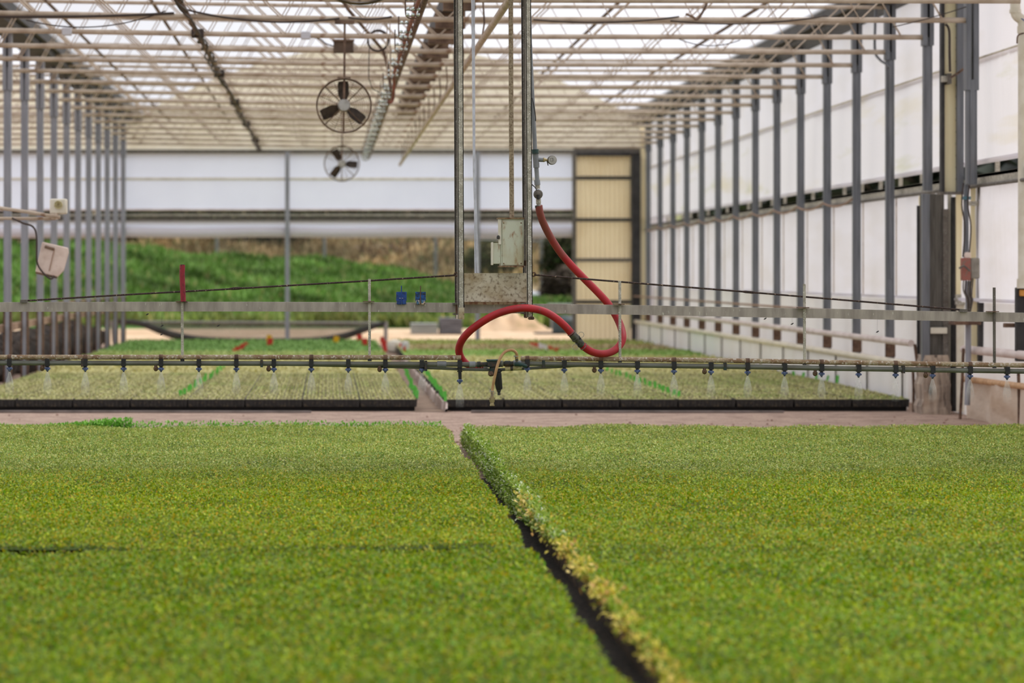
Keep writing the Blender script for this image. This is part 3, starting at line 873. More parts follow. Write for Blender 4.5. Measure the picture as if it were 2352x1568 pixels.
# ------------------------------------------------------------------ end wall
XE0, XE1 = -11.2, X(1318, YE)
def estrip(name, py0, py1, mname, x0=XE0, x1=XE1, d=0.02, y=YE, **k):
    return MB().box(x0, x1, y, y + d, Z(py1, y), Z(py0, y)).build(name, M[mname], smooth=False, **k)
MB().box(XE0, XR, YE - 0.06, YE + 0.06, Z(352, YE), Z(344, YE)).build('trim_end_beam', M['galv_dark'], kind='structure', label='grey beam across the top of the end wall')
t = thing('end_curtain', (0, YE, Z(484, YE)), 'wide white roll-up curtain across the upper end wall', 'curtain')
v, q = sheet(0, 0, 1, 0, 1, 0, 2, 2)
def efilm(py0, py1, mname, parent, name, amp=0.006, seed=0):
    rng = np.random.default_rng(seed)
    nx, nz = 80, 5
    xs = np.linspace(XE0, XE1, nx); zs = np.linspace(Z(py1, YE), Z(py0, YE), nz)
    g = sum(np.sin(xs[None, :] * rng.uniform(0.5, 5) + zs[:, None] * rng.uniform(0, 3) + rng.uniform(0, 6)) for _ in range(6)) / 6 * amp
    vs = [(xs[j], YE + g[i, j], zs[i]) for i in range(nz) for j in range(nx)]
    qs = [(i * nx + j, i * nx + j + 1, (i + 1) * nx + j + 1, (i + 1) * nx + j) for i in range(nz - 1) for j in range(nx - 1)]
    return np_mesh(name, np.array(vs), np.array(qs), M[mname], parent=parent, smooth=True)
efilm(350, 484, 'curtain_far', t, 'film', seed=3)
MB().tube([(XE0, YE - 0.03, Z(411, YE)), (XE1, YE - 0.03, Z(411, YE))], 0.022, 8).build('seam_tube', M['off_white'], t)
MB().tube([(XE0, YE - 0.03, Z(482, YE)), (XE1, YE - 0.03, Z(482, YE))], 0.018, 8).build('hem', M['pink_rail'], t)
t = thing('end_rail', (0, YE, Z(508, YE)), 'grey rails across the end wall below the white curtain', 'rail')
MB().box(XE0, XE1, YE - 0.05, YE + 0.05, Z(508, YE), Z(500, YE)).build('lower_rail', M['galv_dark'], t)
MB().box(XE0, XE1, YE - 0.02, YE + 0.06, Z(496, YE), Z(491, YE)).build('upper_rail', M['galv'], t)
t = thing('rolled_curtain', (0, YE, Z(545, YE)), 'rolled white curtain bundle below the grey rails of the end wall', 'curtain')
m = MB()
for k in range(41):
    pass
m.tube([(XE0 + (XE1 - XE0) * k / 30, YE - 0.02, Z(534, YE) + 0.008 * math.sin(k * 1.3)) for k in range(31)], 0.078, 14)
m.build('roll', M['curtain_roll'], t)
efilm(507, 530, 'curtain_far', t, 'film', seed=5)
for px, lab in ((283, 'left'), (660, 'mid'), (1097, 'rightmost')):
    lb = {283: 'grey end wall post beside the left column row', 660: 'grey end wall post in the middle of the green slope', 1097: 'grey end wall post behind the gantry'}[px]
    t = thing('end_post', (X(px, YE - 0.1), YE - 0.1, 0), lb, 'post', 'end wall posts')
    x = X(px, YE - 0.1)
    MB().box(x - 0.035, x + 0.035, YE - 0.15, YE - 0.08, 0, 3.02).build('shaft', M['column'], t, bevel=0.006)
    MB().box(x - 0.06, x + 0.06, YE - 0.17, YE - 0.06, 0, 0.03).build('base_plate', M['galv_dark'], t)

# corrugated sheet door at the right of the end wall
t = thing('door_1', (4.3, YE - 0.1, 0), 'tall yellowed corrugated sheet panel with dark cross rails in the end wall', 'door')
del t['category']; t['kind'] = 'structure'
xa, xb = X(1319, YE - 0.1), X(1449, YE - 0.1)
pc = MB()
nx = 110
for k in range(nx):
    u0 = xa + (xb - xa) * k / nx; u1 = xa + (xb - xa) * (k + 1) / nx
    d0 = 0.012 * math.sin(u0 * 2 * math.pi / 0.075); d1 = 0.012 * math.sin(u1 * 2 * math.pi / 0.075)
    pc.quad((u0, YE - 0.05 + d0, 0.06), (u1, YE - 0.05 + d1, 0.06), (u1, YE - 0.05 + d1, Z(358, YE)), (u0, YE - 0.05 + d0, Z(358, YE)))
pc.build('corrugated_sheet', M['door_panel'], t)
for py in (355, 409, 505, 597, 693):
    MB().box(xa, xb, YE - 0.12, YE - 0.07, Z(py + 4, YE), Z(py - 4, YE)).build('cross_rail', M['dark_post'] if py != 597 else M['galv_dark'], t)
MB().box(xa - 0.03, xa + 0.03, YE - 0.13, YE - 0.06, 0.0, Z(352, YE)).build('left_stile', M['galv_dark'], t)
MB().box(X(1450, YE), X(1469, YE), YE - 0.16, YE + 0.04, 0.0, Z(356, YE)).build('dark_post', M['dark_post'], label='black post beside the corrugated end door', cat='post')
MB().box(X(1471, YE), X(1485, YE), YE - 0.04, YE + 0.02, 0.4, Z(325, YE)).build('corner_strip', M['yellow_panel'], label='narrow yellow strip in the far right corner', cat='panel')
MB().box(X(1485, YE), XW + 0.3, YE - 0.02, YE + 0.02, 0.0, 3.5).build('wall_back', M['curtain'], kind='structure', label='white film closing the far right corner')
MB().box(XE1, X(1471, YE), YE - 0.0, YE + 0.03, Z(352, YE) - 0.04, Z(340, YE)).build('trim_door_lintel', M['galv_dark'], kind='structure', label='grey lintel over the corrugated door')

# ------------------------------------------------------------------ frame of posts and panels at the near right
def post(name, px0, px1, py0, py1, Y, d, mname, label, cat='post', bevel=0.004, group=None):
    return MB().pbox(px0, px1, py0, py1, Y, d).build(name, M[mname], label=label, cat=cat, bevel=bevel, group=group)
t = thing('yellow_panel', W(2184, 440, 21.5), 'tall narrow yellowed panel strip between two black edges, upper right', 'panel')
MB().pbox(2169, 2200, -20, 440, 21.5, 0.03).build('sheet', M['yellow_panel'], t)
MB().pbox(2163, 2170, -20, 442, 21.46, 0.08).build('edge_trim', M['dark_post'], t)
MB().pbox(2199, 2214, -20, 446, 21.44, 0.10).build('edge_trim', M['column_r'], t)
MB().pbox(2160, 2218, 440, 446, 21.42, 0.12).build('bottom_trim', M['galv_dark'], t)
for k in range(14):
    py = 60 + k * 27
    MB().lathe(W(2196, py, 21.49), (0, -1, 0), [(0, 0.006), (0.008, 0.005), (0.010, 0.0)], 8).build('screw', M['dark_post'], t)
MB().tube(spline([W(2172, 55, 21.3), W(2180, 70, 21.3), W(2181, 120, 21.3), W(2182, 165, 21.3)], 6), 0.010, 6).build('loose_cable', M['wire'], label='black cable dropping down the front of the tall yellow strip', cat='cable')
t = thing('cable_clamp', W(2180, 190, 21.3), 'small grey bracket with a wire tie across the tall yellow strip', 'bracket')
MB().pbox(2165, 2182, 174, 188, 21.42, 0.06).build('plate', M['galv'], t)
MB().pbox(2178, 2186, 168, 192, 21.39, 0.11).build('clip', M['galv_dark'], t)
MB().tube([W(2184, 178, 21.3), W(2200, 168, 21.3), W(2216, 156, 21.2)], 0.009, 6).build('wire_tie', M['truss_dark'], t)
t = thing('timber_post', W(2150, 950, 22.0), 'broad weathered grey timber post standing in a soil splashed concrete foot', 'post')
MB().pbox(2122, 2169, 445, 860, 22.0, 0.16).build('timber', M['grey_timber'], t, bevel=0.006)
MB().pbox(2119, 2136, 445, 840, 21.96, 0.06).build('steel_edge', M['column_r'], t, bevel=0.004)
MB().pbox(2166, 2180, 480, 860, 21.98, 0.10).build('side_board', M['galv_dark'], t, bevel=0.004)
MB().pbox(2138, 2176, 752, 766, 21.95, 0.03).build('white_strip', M['off_white'], t, bevel=0.003)
m = MB()
cx = X(2150, 22.0)
rows = []
for k in range(9):
    u = k / 8
    zz = 0.0 + (Z(815, 22.0)) * u
    hw = 0.125 - 0.018 * u + 0.010 * math.sin(k * 2.1)
    rows.append([(cx - hw, 21.93 + 0.01 * math.sin(k * 1.7), zz), (cx + hw * 0.85, 21.94, zz), (cx + hw * 0.85, 22.24, zz), (cx - hw, 22.24, zz)])
for a, b in zip(rows, rows[1:]):
    for s in range(4):
        m.quad(a[s], a[(s + 1) % 4], b[(s + 1) % 4], b[s])
m.quad(*rows[-1])
m.build('concrete_foot', M['concrete'], t, label='soil splashed concrete foot', smooth=False, bevel=0.01)
post('white_batten', 2178, 2187, 445, 940, 22.1, 0.03, 'off_white', 'thin white batten right of the broad timber post', 'batten')
post('dark_timber', 2187, 2198, 452, 945, 22.0, 0.06, 'dark_post', 'dark narrow timber post right of the thin white batten', 'post')
t = thing('cream_panel', W(2206, 945, 21.9), 'cream panel strip between the dark timber post and the cable conduit', 'panel')
MB().pbox(2197, 2216, 446, 690, 21.9, 0.03).build('upper_sheet', M['yellow_panel'], t)
MB().pbox(2196, 2216, 676, 700, 21.88, 0.04).build('joint_plate', M['galv'], t)
MB().pbox(2198, 2214, 700, 945, 21.9, 0.03).build('lower_sheet', M['off_white'], t)
post('narrow_strip', 2112, 2120, 450, 943, 22.3, 0.03, 'yellow_panel', 'thin yellow strip on the left edge of the broad timber post', 'batten')
post('dark_batten', 2107, 2113, 472, 945, 22.28, 0.03, 'dark_post', 'thin black batten left of the broad timber post', 'batten')
t = thing('cable_conduit', W(2222, 960, 21.0), 'dark conduit with loose cables running down behind the small rusty switch box', 'pipe')
MB().tube([W(2219, 420, 21.0), W(2219, 600, 21.0)], 0.020, 8).build('pipe', M['column_r'], t)
MB().tube([W(2224, 645, 21.0), W(2224, 820, 21.0), W(2222, 930, 21.0)], 0.022, 8).build('pipe', M['column'], t)
for k, dx in enumerate((-8, -3, 4, 9, 13)):
    pts = [W(2222 + dx, 640, 20.95), W(2220 + dx * 0.9, 665 + 3 * k, 20.95), W(2226 + dx * 0.6, 690, 20.95), W(2224 + dx * 0.3, 720, 20.95)]
    MB().tube(spline(pts, 5), 0.006, 5).build('cable', M['wire'] if k % 2 else M['galv_dark'], t)
for k, dx in enumerate((-9, 5)):
    MB().tube(spline([W(2222 + dx, 420, 20.93), W(2218 + dx, 470, 20.93), W(2225 + dx, 520, 20.93), W(2221 + dx, 590, 20.93)], 5), 0.006, 5).build('cable', M['wire'], t)
MB().pbox(2213, 2230, 451, 458, 20.94, 0.06).build('teal_clip', mat('teal_tape', (90, 130, 142), rough=0.6), t)
t = thing('switch_box', W(2228, 645, 20.9), 'small rusty red and grey switch box on the conduit, lower right', 'box')
MB().pbox(2209, 2230, 592, 644, 20.90, 0.05).build('red_housing', mat('faded_red_box', (156, 96, 84), (132, 108, 96), scale=30, lo=0.5, hi=0.62, rough=0.7), t, bevel=0.006)
MB().pbox(2230, 2251, 592, 640, 20.90, 0.07).build('grey_housing', mat('grey_box_plastic', (150, 144, 132), (128, 122, 112), scale=20, rough=0.6), t, bevel=0.012)
MB().lathe(W(2222, 592, 20.92), (0, 0, 1), [(0, 0.022), (0.02, 0.026), (0.04, 0.02), (0.045, 0.0)], 12).build('knob', M['white_case'], t)
MB().tube([W(2203, 616, 20.86), W(2214, 610, 20.86), W(2228, 622, 20.86)], 0.008, 6).build('lever', M['galv_dark'], t)
t = thing('yellow_panel', W(2242, 820, 21.4), 'lower yellow panel strip beside the black steel channel', 'panel')
MB().pbox(2231, 2253, 430, 830, 21.4, 0.03).build('sheet', M['yellow_panel'], t)
MB().pbox(2228, 2248, 462, 472, 21.30, 0.04).build('bracket', M['galv'], t)
post('steel_channel', 2249, 2263, 420, 830, 21.3, 0.07, 'dark_post', 'black scuffed steel channel left of the lower wrinkled curtain', 'post')
# white down pipe at the frame edge and what stands below it
YD = 19.7
t = thing('down_pipe', W(2344, 640, YD), 'white plastic down pipe with a bend at the right edge', 'pipe')
MB().tube(spline([W(2332, -30, YD), W(2332, 12, YD), W(2334, 34, YD), W(2348, 48, YD), W(2350, 70, YD)], 5) + [W(2350, 642, YD)], 0.036, 14).build('pipe', M['off_white'], t)
MB().tube([W(2332, 22, YD), W(2332, 30, YD)], 0.042, 14).build('collar', M['off_white'], t)
MB().tube([W(2350, 60, YD), W(2350, 76, YD)], 0.042, 14).build('collar', M['off_white'], t)
MB().tube([W(2350, 640, YD), W(2350, 662, YD)], 0.044, 14).build('collar', M['off_white'], t)
MB().ring(W(2349, 48, YD), (0.6, 0, 0.8), 0.040, 0.004, 20, 5).build('band', M['blue'], t)
MB().tube(spline([W(2352, 76, YD - 0.06), W(2338, 82, YD - 0.06), W(2336, 100, YD - 0.06)], 5), 0.006, 5).build('twine', M['truss_dark'], t)
t = thing('dark_post', W(2346, 900, YD + 0.05), 'black post below the white down pipe with an orange fitting', 'post')
MB().pbox(2335, 2375, 660, 830, YD + 0.05, 0.06).build('shaft', M['dark_post'], t, bevel=0.006)
MB().pbox(2344, 2360, 665, 680, YD + 0.01, 0.04).build('orange_fitting', M['orange'], t, bevel=0.006)
post('rusty_bracket', 2308, 2345, 742, 752, 20.0, 0.06, 'rust', 'rusty bracket sticking out below the boom at the right edge', 'bracket')
post('rusty_bracket', 2194, 2254, 738, 746, 20.8, 0.22, 'rust', 'rusty bracket below the boom beside the cable conduit', 'bracket')
# rails and low sheet at the right edge
XN = 4.98
def rail_px(px0, px1, py0, py1, r, mname, name, label):
    ya = XN * F / (px0 - VX); yb = XN * F / (px1 - VX)
    return MB().tube([W(px0, py0, ya), W(px1, py1, yb)], r, 12).build(name, M[mname], label=label, cat='rail')
rail_px(2214, 2420, 802, 822, 0.032, 'pink_rail', 'grab_rail', 'thick pinkish white rail at the right edge beside the wrinkled curtain')
rail_px(2214, 2420, 808 + 62, 892 + 4, 0.024, 'beige_hose', 'low_rail', 'tan rail along the top of the muddy cream sheet')
v, q = sheet(XN + 0.01, 17.8, 21.4, 0.0, 0.30, 0.03, 70, 14, 9)
np_mesh('ground_sheet', v, q, M['beige_sheet'], smooth=True, origin=(XN, 19.6, 0), label='muddy cream plastic sheet hanging to the ground at the right edge', cat='sheet')
for (a, b, yy, lab) in (((2101, 790), (2118, 940), 22.2, 'leaning brown stick against the broad timber post'), ((2097, 850), (2098, 930), 22.3, 'upright rusty stake left of the broad timber post'),
                        ((2213, 800), (2205, 955), 21.2, 'bent brown pipe at the foot of the cream panel strip'), ((2339, 850), (2341, 986), 19.8, 'thin dark stake in front of the muddy cream sheet')):
    MB().tube([W(a[0], a[1], yy), W((a[0] + b[0]) / 2 + 1, (a[1] + b[1]) / 2, yy), Vector((X(b[0], yy), yy, 0.0))], 0.012, 7).build('stake', M['rust'], label=lab, cat='stake')

# ------------------------------------------------------------------ left side
t = thing('controller_case', W(120, 635, 20.0), 'dusty white plastic case hanging askew from its cable at the left', 'box')
poly = [(97, 555), (157, 569), (158, 580), (147, 621), (133, 636), (81, 624), (84, 611)]
m = MB()
fr = [W(a, b, 19.96) for a, b in poly]; bk = [W(a, b, 20.06) for a, b in poly]
i = len(m.v); n = len(poly)
m.v += [tuple(p) for p in fr + bk]
m.f.append(tuple(range(n))[::-1]); m.f.append(tuple(range(n, 2 * n)))
for k in range(n):
    m.f.append((k, (k + 1) % n, n + (k + 1) % n, n + k))
m.build('case', M['white_case'], t, smooth=False, bevel=0.008)
MB().tube([W(103, 566, 19.95), W(124, 572, 19.95)], 0.011, 6).build('handle_slot', M['truss_dark'], t)
MB().tube([W(82, 626, 19.97), W(131, 637, 19.97)], 0.008, 6).build('lower_edge', M['truss_dark'], t)
MB().tube([W(125, 572, 19.952), W(113, 622, 19.952)], 0.004, 5).build('seam', M['brown_rail'], t)
MB().tube(spline([W(28, 501, 20.045), W(52, 512, 19.97), W(76, 521, 19.95), W(84, 545, 19.93), W(85, 600, 19.93), W(98, 625, 19.93), W(116, 640, 19.93), W(124, 634, 19.95)], 6), 0.0075, 6).build('case_cable', M['wire'], label='dark cable from the tan pipes around the hanging white case', cat='cable')
MB().tube([W(-40, 472, 20.0), W(60, 486, 20.0), W(138, 499, 20.0)], 0.014, 8).build('support_arm', M['truss'], label='upper tan pipe reaching in from the left edge', cat='pipe')
MB().tube([W(-40, 501, 20.05), W(128, 502, 20.05)], 0.012, 8).build('support_arm', M['truss'], label='lower tan pipe reaching in from the left edge', cat='pipe')
t = thing('sensor_housing', W(133, 492, 20.2), 'cream square sensor housing with a round fan opening, left', 'box')
MB().pbox(114, 152, 456, 491, 20.15, 0.12).build('case', M['off_white'], t, bevel=0.01)
MB().pbox(118, 128, 488, 503, 20.0, 0.2).build('bracket', M['truss'], t)
MB().ring(W(134, 470, 20.14), (0, 1, 0), 0.026, 0.005, 24, 6).ring(W(134, 470, 20.14), (0, 1, 0), 0.015, 0.004, 20, 6).build('fan_grille', M['cream_plastic'], t)
MB().lathe(W(134, 470, 20.155), (0, -1, 0), [(0, 0.026), (0.006, 0.026), (0.007, 0.0)], 20).build('fan_opening', M['brass'], t)

# left rails and bank
MB().bar([(XL - 0.08, 22, 0.585), (XL - 0.08, 33, 0.60), (XL - 0.08, YE - 1, 0.59)], 0.05, 0.07).build('side_rail', M['brown_rail'], label='lower brown rail along the left column row', cat='rail')
MB().bar([(XL - 0.08, 22, 0.775), (XL - 0.08, YE - 1, 0.775)], 0.03, 0.03).build('side_rail', M['brown_rail'], label='upper brown rail along the left column row', cat='rail')
rng = np.random.default_rng(5)
k = 0
bank = []
for j in range(46):
    y = 23.5 + 0.41 * j
    for s in range(2):
        x = XL - 0.42 - 0.36 * s + rng.uniform(-0.06, 0.06)
        r = rng.uniform(0.17, 0.25)
        vs, fs = [], []
        nr, ns = 7, 10
        ph = rng.uniform(0, 6, 4)
        for a in range(nr + 1):
            th = math.pi * a / nr
            for b in range(ns):
                az = 2 * math.pi * b / ns
                rr = r * (1 + 0.16 * math.sin(3 * az + ph[0]) * math.sin(2 * th + ph[1]) + 0.10 * math.sin(2 * az + ph[2]))
                vs.append((x + rr * math.sin(th) * math.cos(az), y + rr * math.sin(th) * math.sin(az), 0.155 + s * 0.05 + rr * 0.85 * math.cos(th) + (0.0)))
        for a in range(nr):
            for b in range(ns):
                fs.append((a * ns + b, a * ns + (b + 1) % ns, (a + 1) * ns + (b + 1) % ns, (a + 1) * ns + b))
        m = MB(); m.v = vs; m.f = fs
        where = 'front' if s == 0 else 'back'
        n_from = j
        m.build('dark_boulder', M['blanket'], label='dark stone of the bank behind the left columns, %s row, %d from the near end' % (where, j + 1), cat='stone', group='stones of the left bank')

# ------------------------------------------------------------------ outside: slopes, fence, shrubs, stacks
def ridge(px):
    return float(np.interp(px, [-400, 0, 250, 400, 650, 850, 1000, 1100, 1250, 1500], [572, 572, 580, 604, 610, 630, 660, 684, 706, 718]))
nx, ny = 120, 40
xs = np.linspace(-22, 11, nx); ys = np.linspace(54, 76, ny)
rng = np.random.default_rng(3)
vs = []
for yy in ys:
    for xx in xs:
        px = VX + xx * F / 69.0
        zr = Z(ridge(px), 69.0)
        u = min(1.0, max(0.0, (yy - 55.5) / 13.5))
        sm = u * u * (3 - 2 * u)
        u2 = max(0.0, (yy - 69.0) / 7.0)
        h = 0.0 + (zr) * (0.55 * u + 0.45 * sm) * (1 - 0.5 * u2)
        h += 0.10 * u * math.sin(xx * 2.1 + 0.7 * yy) * math.sin(0.9 * xx - 1.1 * yy)
        vs.append((xx, yy, h - 0.02))
vs = np.array(vs)
qs = [(i * nx + j, i * nx + j + 1, (i + 1) * nx + j + 1, (i + 1) * nx + j) for i in range(ny - 1) for j in range(nx - 1)]
np_mesh('hill', vs, qs, M['hill'], smooth=True, kind='structure', label='green grass slope outside the end wall')
# grass tufts on the slope
n = 60000
gx = RNG.uniform(-10.5, 8, n); gy = RNG.uniform(56.2, 70.5, n)
px = VX + gx * F / 69.0
zr = np.array([Z(ridge(p), 69.0) for p in px])
u = np.clip((gy - 55.5) / 13.5, 0, 1); sm = u * u * (3 - 2 * u)
gz = zr * (0.55 * u + 0.45 * sm) + 0.10 * u * np.sin(gx * 2.1 + 0.7 * gy) * np.sin(0.9 * gx - 1.1 * gy) - 0.04
clump = np.sin(gx * 1.7 + 1.3 * np.sin(gy * 0.9)) * np.sin(gy * 1.3 + 0.8 * gx) + 0.5 * np.sin(3.3 * gx + 2.1 * gy)
v, q, c = leaves(np.stack([gx, gy, gz], 1), 0.30, [(106, 142, 64), (82, 116, 46), (132, 164, 92), (156, 158, 98)], [4, 3, 2.2, 0.6], upright=True, wid=0.32)
shade = np.repeat(np.clip(1.0 + 0.38 * clump, 0.42, 1.7), 4)
dryf = np.repeat(np.clip((57.6 - gy) / 1.4, 0, 1) * 0.25, 4)[:, None]
c = c * shade[:, None] * (1 - dryf) + np.array(lin((206, 178, 120))[:3]) * dryf
np_mesh('grass', v, q, M['grass'], c, kind='stuff', label='lush green grass growing on the slope outside', cat='grass', origin=(0, 62, 0.5))
# dry slope behind
nx, ny = 60, 20
xs = np.linspace(-40, 30, nx); ys = np.linspace(72, 104, ny)
vs = [(xx, yy, 0.5 + 6.0 * ((yy - 72) / 32) ** 0.8 + 0.25 * math.sin(xx * 0.9 + yy * 0.4)) for yy in ys for xx in xs]
qs = [(i * nx + j, i * nx + j + 1, (i + 1) * nx + j + 1, (i + 1) * nx + j) for i in range(ny - 1) for j in range(nx - 1)]
np_mesh('dry_hill', np.array(vs), qs, M['dry_hill'], smooth=True, kind='structure', label='dry tan slope rising beyond the fence')
n = 22000
gx = RNG.uniform(-13, 9, n); gy = RNG.uniform(72.5, 79, n)
gz = 0.5 + 6.0 * ((gy - 72) / 32) ** 0.8 + 0.25 * np.sin(gx * 0.9 + (gy) * 0.4) - 0.06
v, q, c = leaves(np.stack([gx, gy, gz], 1), 0.34, [(204, 180, 136), (172, 148, 110), (218, 198, 156), (136, 136, 92)], [3, 3, 2, 1.5], upright=True, wid=0.3, cjit=0.25)
pt = np.repeat(np.clip(1 + 0.45 * np.sin(gx * 1.3 + 2 * np.sin(gy * 0.8)) * np.sin(gy * 1.1 + gx * 0.6), 0.5, 1.5), 4)[:, None]
np_mesh('dry_grass', v, q, M['grass'], c * pt, kind='stuff', label='mottled dry grass on the tan slope beyond the fence', cat='grass', origin=(0, 76, 1.2))
def shrub(px, py, Y, rx, rz, palette, weights, label, n=2600, size=0.16, name='shrub'):
    c = W(px, py, Y)
    d = RNG.normal(0, 1, (n, 3)); d /= np.linalg.norm(d, axis=1)[:, None]
    r = RNG.uniform(0.35, 1.0, n) ** 0.6
    lump = 1 + 0.25 * np.sin(5 * d[:, 0] + px) * np.sin(4 * d[:, 2] + 1.0)
    p = np.stack([c.x + d[:, 0] * r * lump * rx, c.y + d[:, 1] * r * rx * 0.8, c.z + d[:, 2] * r * lump * rz], 1)
    t = thing(name, (c.x, c.y, max(0.3, c.z - rz)), label, 'shrub', 'shrubs beyond the slope')
    v, q, col = leaves(p, size, palette, weights, tilt=0.8, wid=0.6, cjit=0.3)
    np_mesh('foliage', v, q, M['grass'], col, parent=t, kind='stuff')
    m = MB()
    for s in range(4):
        a = s * 1.6 + px
        m.tube([(c.x, c.y, max(0.2, c.z - rz) - 0.2), (c.x + 0.25 * rx * math.cos(a), c.y, c.z), (c.x + 0.6 * rx * math.cos(a), c.y + 0.2, c.z + 0.5 * rz)], [0.04, 0.025, 0.012], 6)
    m.build('stem', M['bark'], t)
    return t
DRY = [(132, 104, 80), (104, 84, 66), (172, 148, 112)]
OLV = [(96, 96, 58), (76, 84, 48), (134, 124, 86)]
shrub(330, 540, 77, 0.90, 0.60, OLV, [3, 3, 1], 'olive shrub just under the rolled curtain, left')
shrub(430, 550, 78, 0.84, 0.41, OLV, [3, 2, 2], 'low olive shrub left of the dark trunk')
shrub(660, 548, 79, 1.08, 0.60, OLV, [2, 3, 2], 'olive shrub behind the middle end post')
shrub(920, 592, 76, 1.50, 0.43, DRY, [3, 2, 2], 'reddish brown dry shrub right of the middle of the slope')
shrub(870, 548, 81, 1.08, 0.36, [(120, 140, 90), (96, 120, 70)], [1, 1], 'pale green shrub behind the reddish dry shrub')
shrub(1130, 600, 73, 0.72, 0.54, [(110, 112, 74), (84, 90, 54), (150, 140, 100)], [2, 2, 2], 'green brown shrub behind the gantry')
shrub(1285, 590, 70, 0.50, 0.58, [(92, 92, 66), (70, 70, 54), (84, 110, 60)], [3, 2, 1], 'dark green shrub left of the corrugated door')
shrub(1285, 660, 69, 0.50, 0.43, [(104, 92, 82), (84, 74, 66), (130, 116, 100)], [3, 2, 2], 'grey brown bush at the foot of the fence left of the door')
shrub(770, 600, 77, 1.68, 0.29, [(176, 156, 112), (150, 128, 90), (120, 118, 76)], [3, 2, 1], 'long tan clump of dry grass above the green slope')
shrub(100, 540, 79, 1.68, 0.24, [(176, 146, 92), (140, 116, 76)], [3, 2], 'tan dry clump behind the left columns')
t = thing('tree', W(535, 600, 77), 'dark double trunk of a tree below the rolled curtain', 'tree')
MB().tube([W(532, 606, 77), W(528, 570, 77), W(520, 520, 77), W(512, 460, 77)], [0.20, 0.16, 0.14, 0.12], 10).build('trunk', M['bark'], t)
MB().tube([W(548, 606, 77.3), W(556, 572, 77.3), W(568, 530, 77.3), W(590, 460, 77.3)], [0.18, 0.13, 0.11, 0.09], 10).build('trunk', M['bark'], t)
p = np.stack([RNG.normal(X(540, 77), 1.4, 2500), RNG.normal(77, 0.9, 2500), RNG.normal(Z(430, 77), 0.45, 2500)], 1)
v, q, c = leaves(p, 0.2, OLV, [2, 3, 1], tilt=0.8)
np_mesh('crown', v, q, M['grass'], c, parent=t, kind='stuff')
# wire fence on top of the slope
t = thing('wire_fence', W(760, 620, 71.5), 'grey post and wire fence along the top of the green slope', 'fence')
for px in (498, 745, 1000, 1243):
    MB().tube([W(px, ridge(px) + 20, 71.5), W(px, 530, 71.5)], 0.045, 10).build('fence_post', M['fence'], t)
MB().tube([W(1050, 549, 71.5), W(1330, 556, 71.5)], 0.03, 8).build('top_rail', M['fence'], t)
wm = mat('fence_wire', (120, 116, 110), rough=0.6, alpha=0.16)
mm = MB()
for a, b in ((498, 745), (745, 1000), (1000, 1243), (1243, 1330)):
    mm.quad(W(a, ridge(a) + 8, 71.5), W(b, ridge(b) + 8, 71.5), W(b, 540, 71.5), W(a, 540, 71.5))
mm.build('wire_mesh', wm, t, smooth=False)
# dark trees higher up the dry slope, seen through the slot of the end wall
n = 14000
p = np.stack([RNG.uniform(-13, 9, n), RNG.uniform(78, 81, n), RNG.uniform(2.0, 4.4, n)], 1)
v, q, c = leaves(p, 0.34, [(60, 74, 46), (44, 58, 38), (92, 104, 66), (110, 92, 70)], [3, 3, 1.5, 1], tilt=0.9, wid=0.7)
np_mesh('treeline', v, q, M['grass'], c, kind='stuff', label='dark trees high on the dry slope, seen through the slot of the end wall', cat='trees', origin=(0, 79.5, 2.0))
# net with a sagging lower edge behind the end wall
YN = 44.2
t = thing('shade_net', (X(580, YN), YN, Z(790, YN)), 'black shade net strung between posts, sagging in the middle, behind the left bed', 'net')
xsn = [265, 320, 380, 440, 520, 600, 680, 740, 790, 840, 885]
bot = [738, 742, 764, 779, 786, 787, 786, 782, 772, 756, 741]
b3 = spline([W(a, b, YN) for a, b in zip(xsn, bot)], 4)
m = MB()
for a, b in zip(b3, b3[1:]):
    m.quad(a, b, (b.x, b.y + 0.05, Z(739, YN)), (a.x, a.y + 0.05, Z(739, YN)))
m.build('netting', M['net'], t)
m2 = [p + Vector((0, 0, 0.0)) for p in b3]
MB().tube(m2, [0.035 + 0.045 * math.sin(math.pi * k / (len(m2) - 1)) for k in range(len(m2))], 8).build('bunched_edge', M['net_roll'], t)
MB().tube([W(262, 738, YN), W(886, 741, YN)], 0.016, 8).build('top_rail', M['fence'], t)
MB().tube([W(886, 738, YN), W(886, 786, YN)], 0.035, 8).build('net_post', M['fence'], t)
MB().tube([W(258, 736, YN), W(262, 786, YN)], 0.035, 8).build('net_post', M['fence'], t)
# stacked trays, tank and slab in the yard
YY = 50.6
t = thing('tray_stack', W(972, 766, YY), 'low pale grey stack of flat trays in the yard', 'stack')
for k in range(5):
    MB().box(X(944, YY), X(1006, YY), YY, YY + 0.5, Z(766 - k * 5, YY), Z(762.5 - k * 5, YY)).build('tray', M['pale_tray'], t, bevel=0.006)
t = thing('tray_stack', W(1035, 772, YY), 'taller dark grey stack of trays in the yard on a brown pallet', 'stack')
for k in range(7):
    MB().box(X(1010, YY), X(1062, YY), YY + 0.03, YY + 0.5, Z(766 - k * 5.3, YY), Z(761.5 - k * 5.3, YY)).build('tray', M['grey_tray'], t, bevel=0.006)
MB().box(X(1006, YY), X(1085, YY), YY, YY + 0.6, Z(775, YY), Z(767, YY)).build('pallet', M['rust'], t)
t = thing('water_tank', W(1296, 768, 51), 'dark teal tank beside the corrugated door in the yard', 'tank')
MB().lathe(W(1300, 765, 51.2), (0, 0, 1), [(0, 0.22), (0.02, 0.26), (0.24, 0.26), (0.31, 0.20), (0.33, 0.0)], 20).build('body', M['tank'], t)
MB().box(X(1232, 50.9), X(1330, 50.9), 50.9, 51.6, Z(770, 50.9), Z(764, 50.9)).build('pallet', M['dark_post'], t)
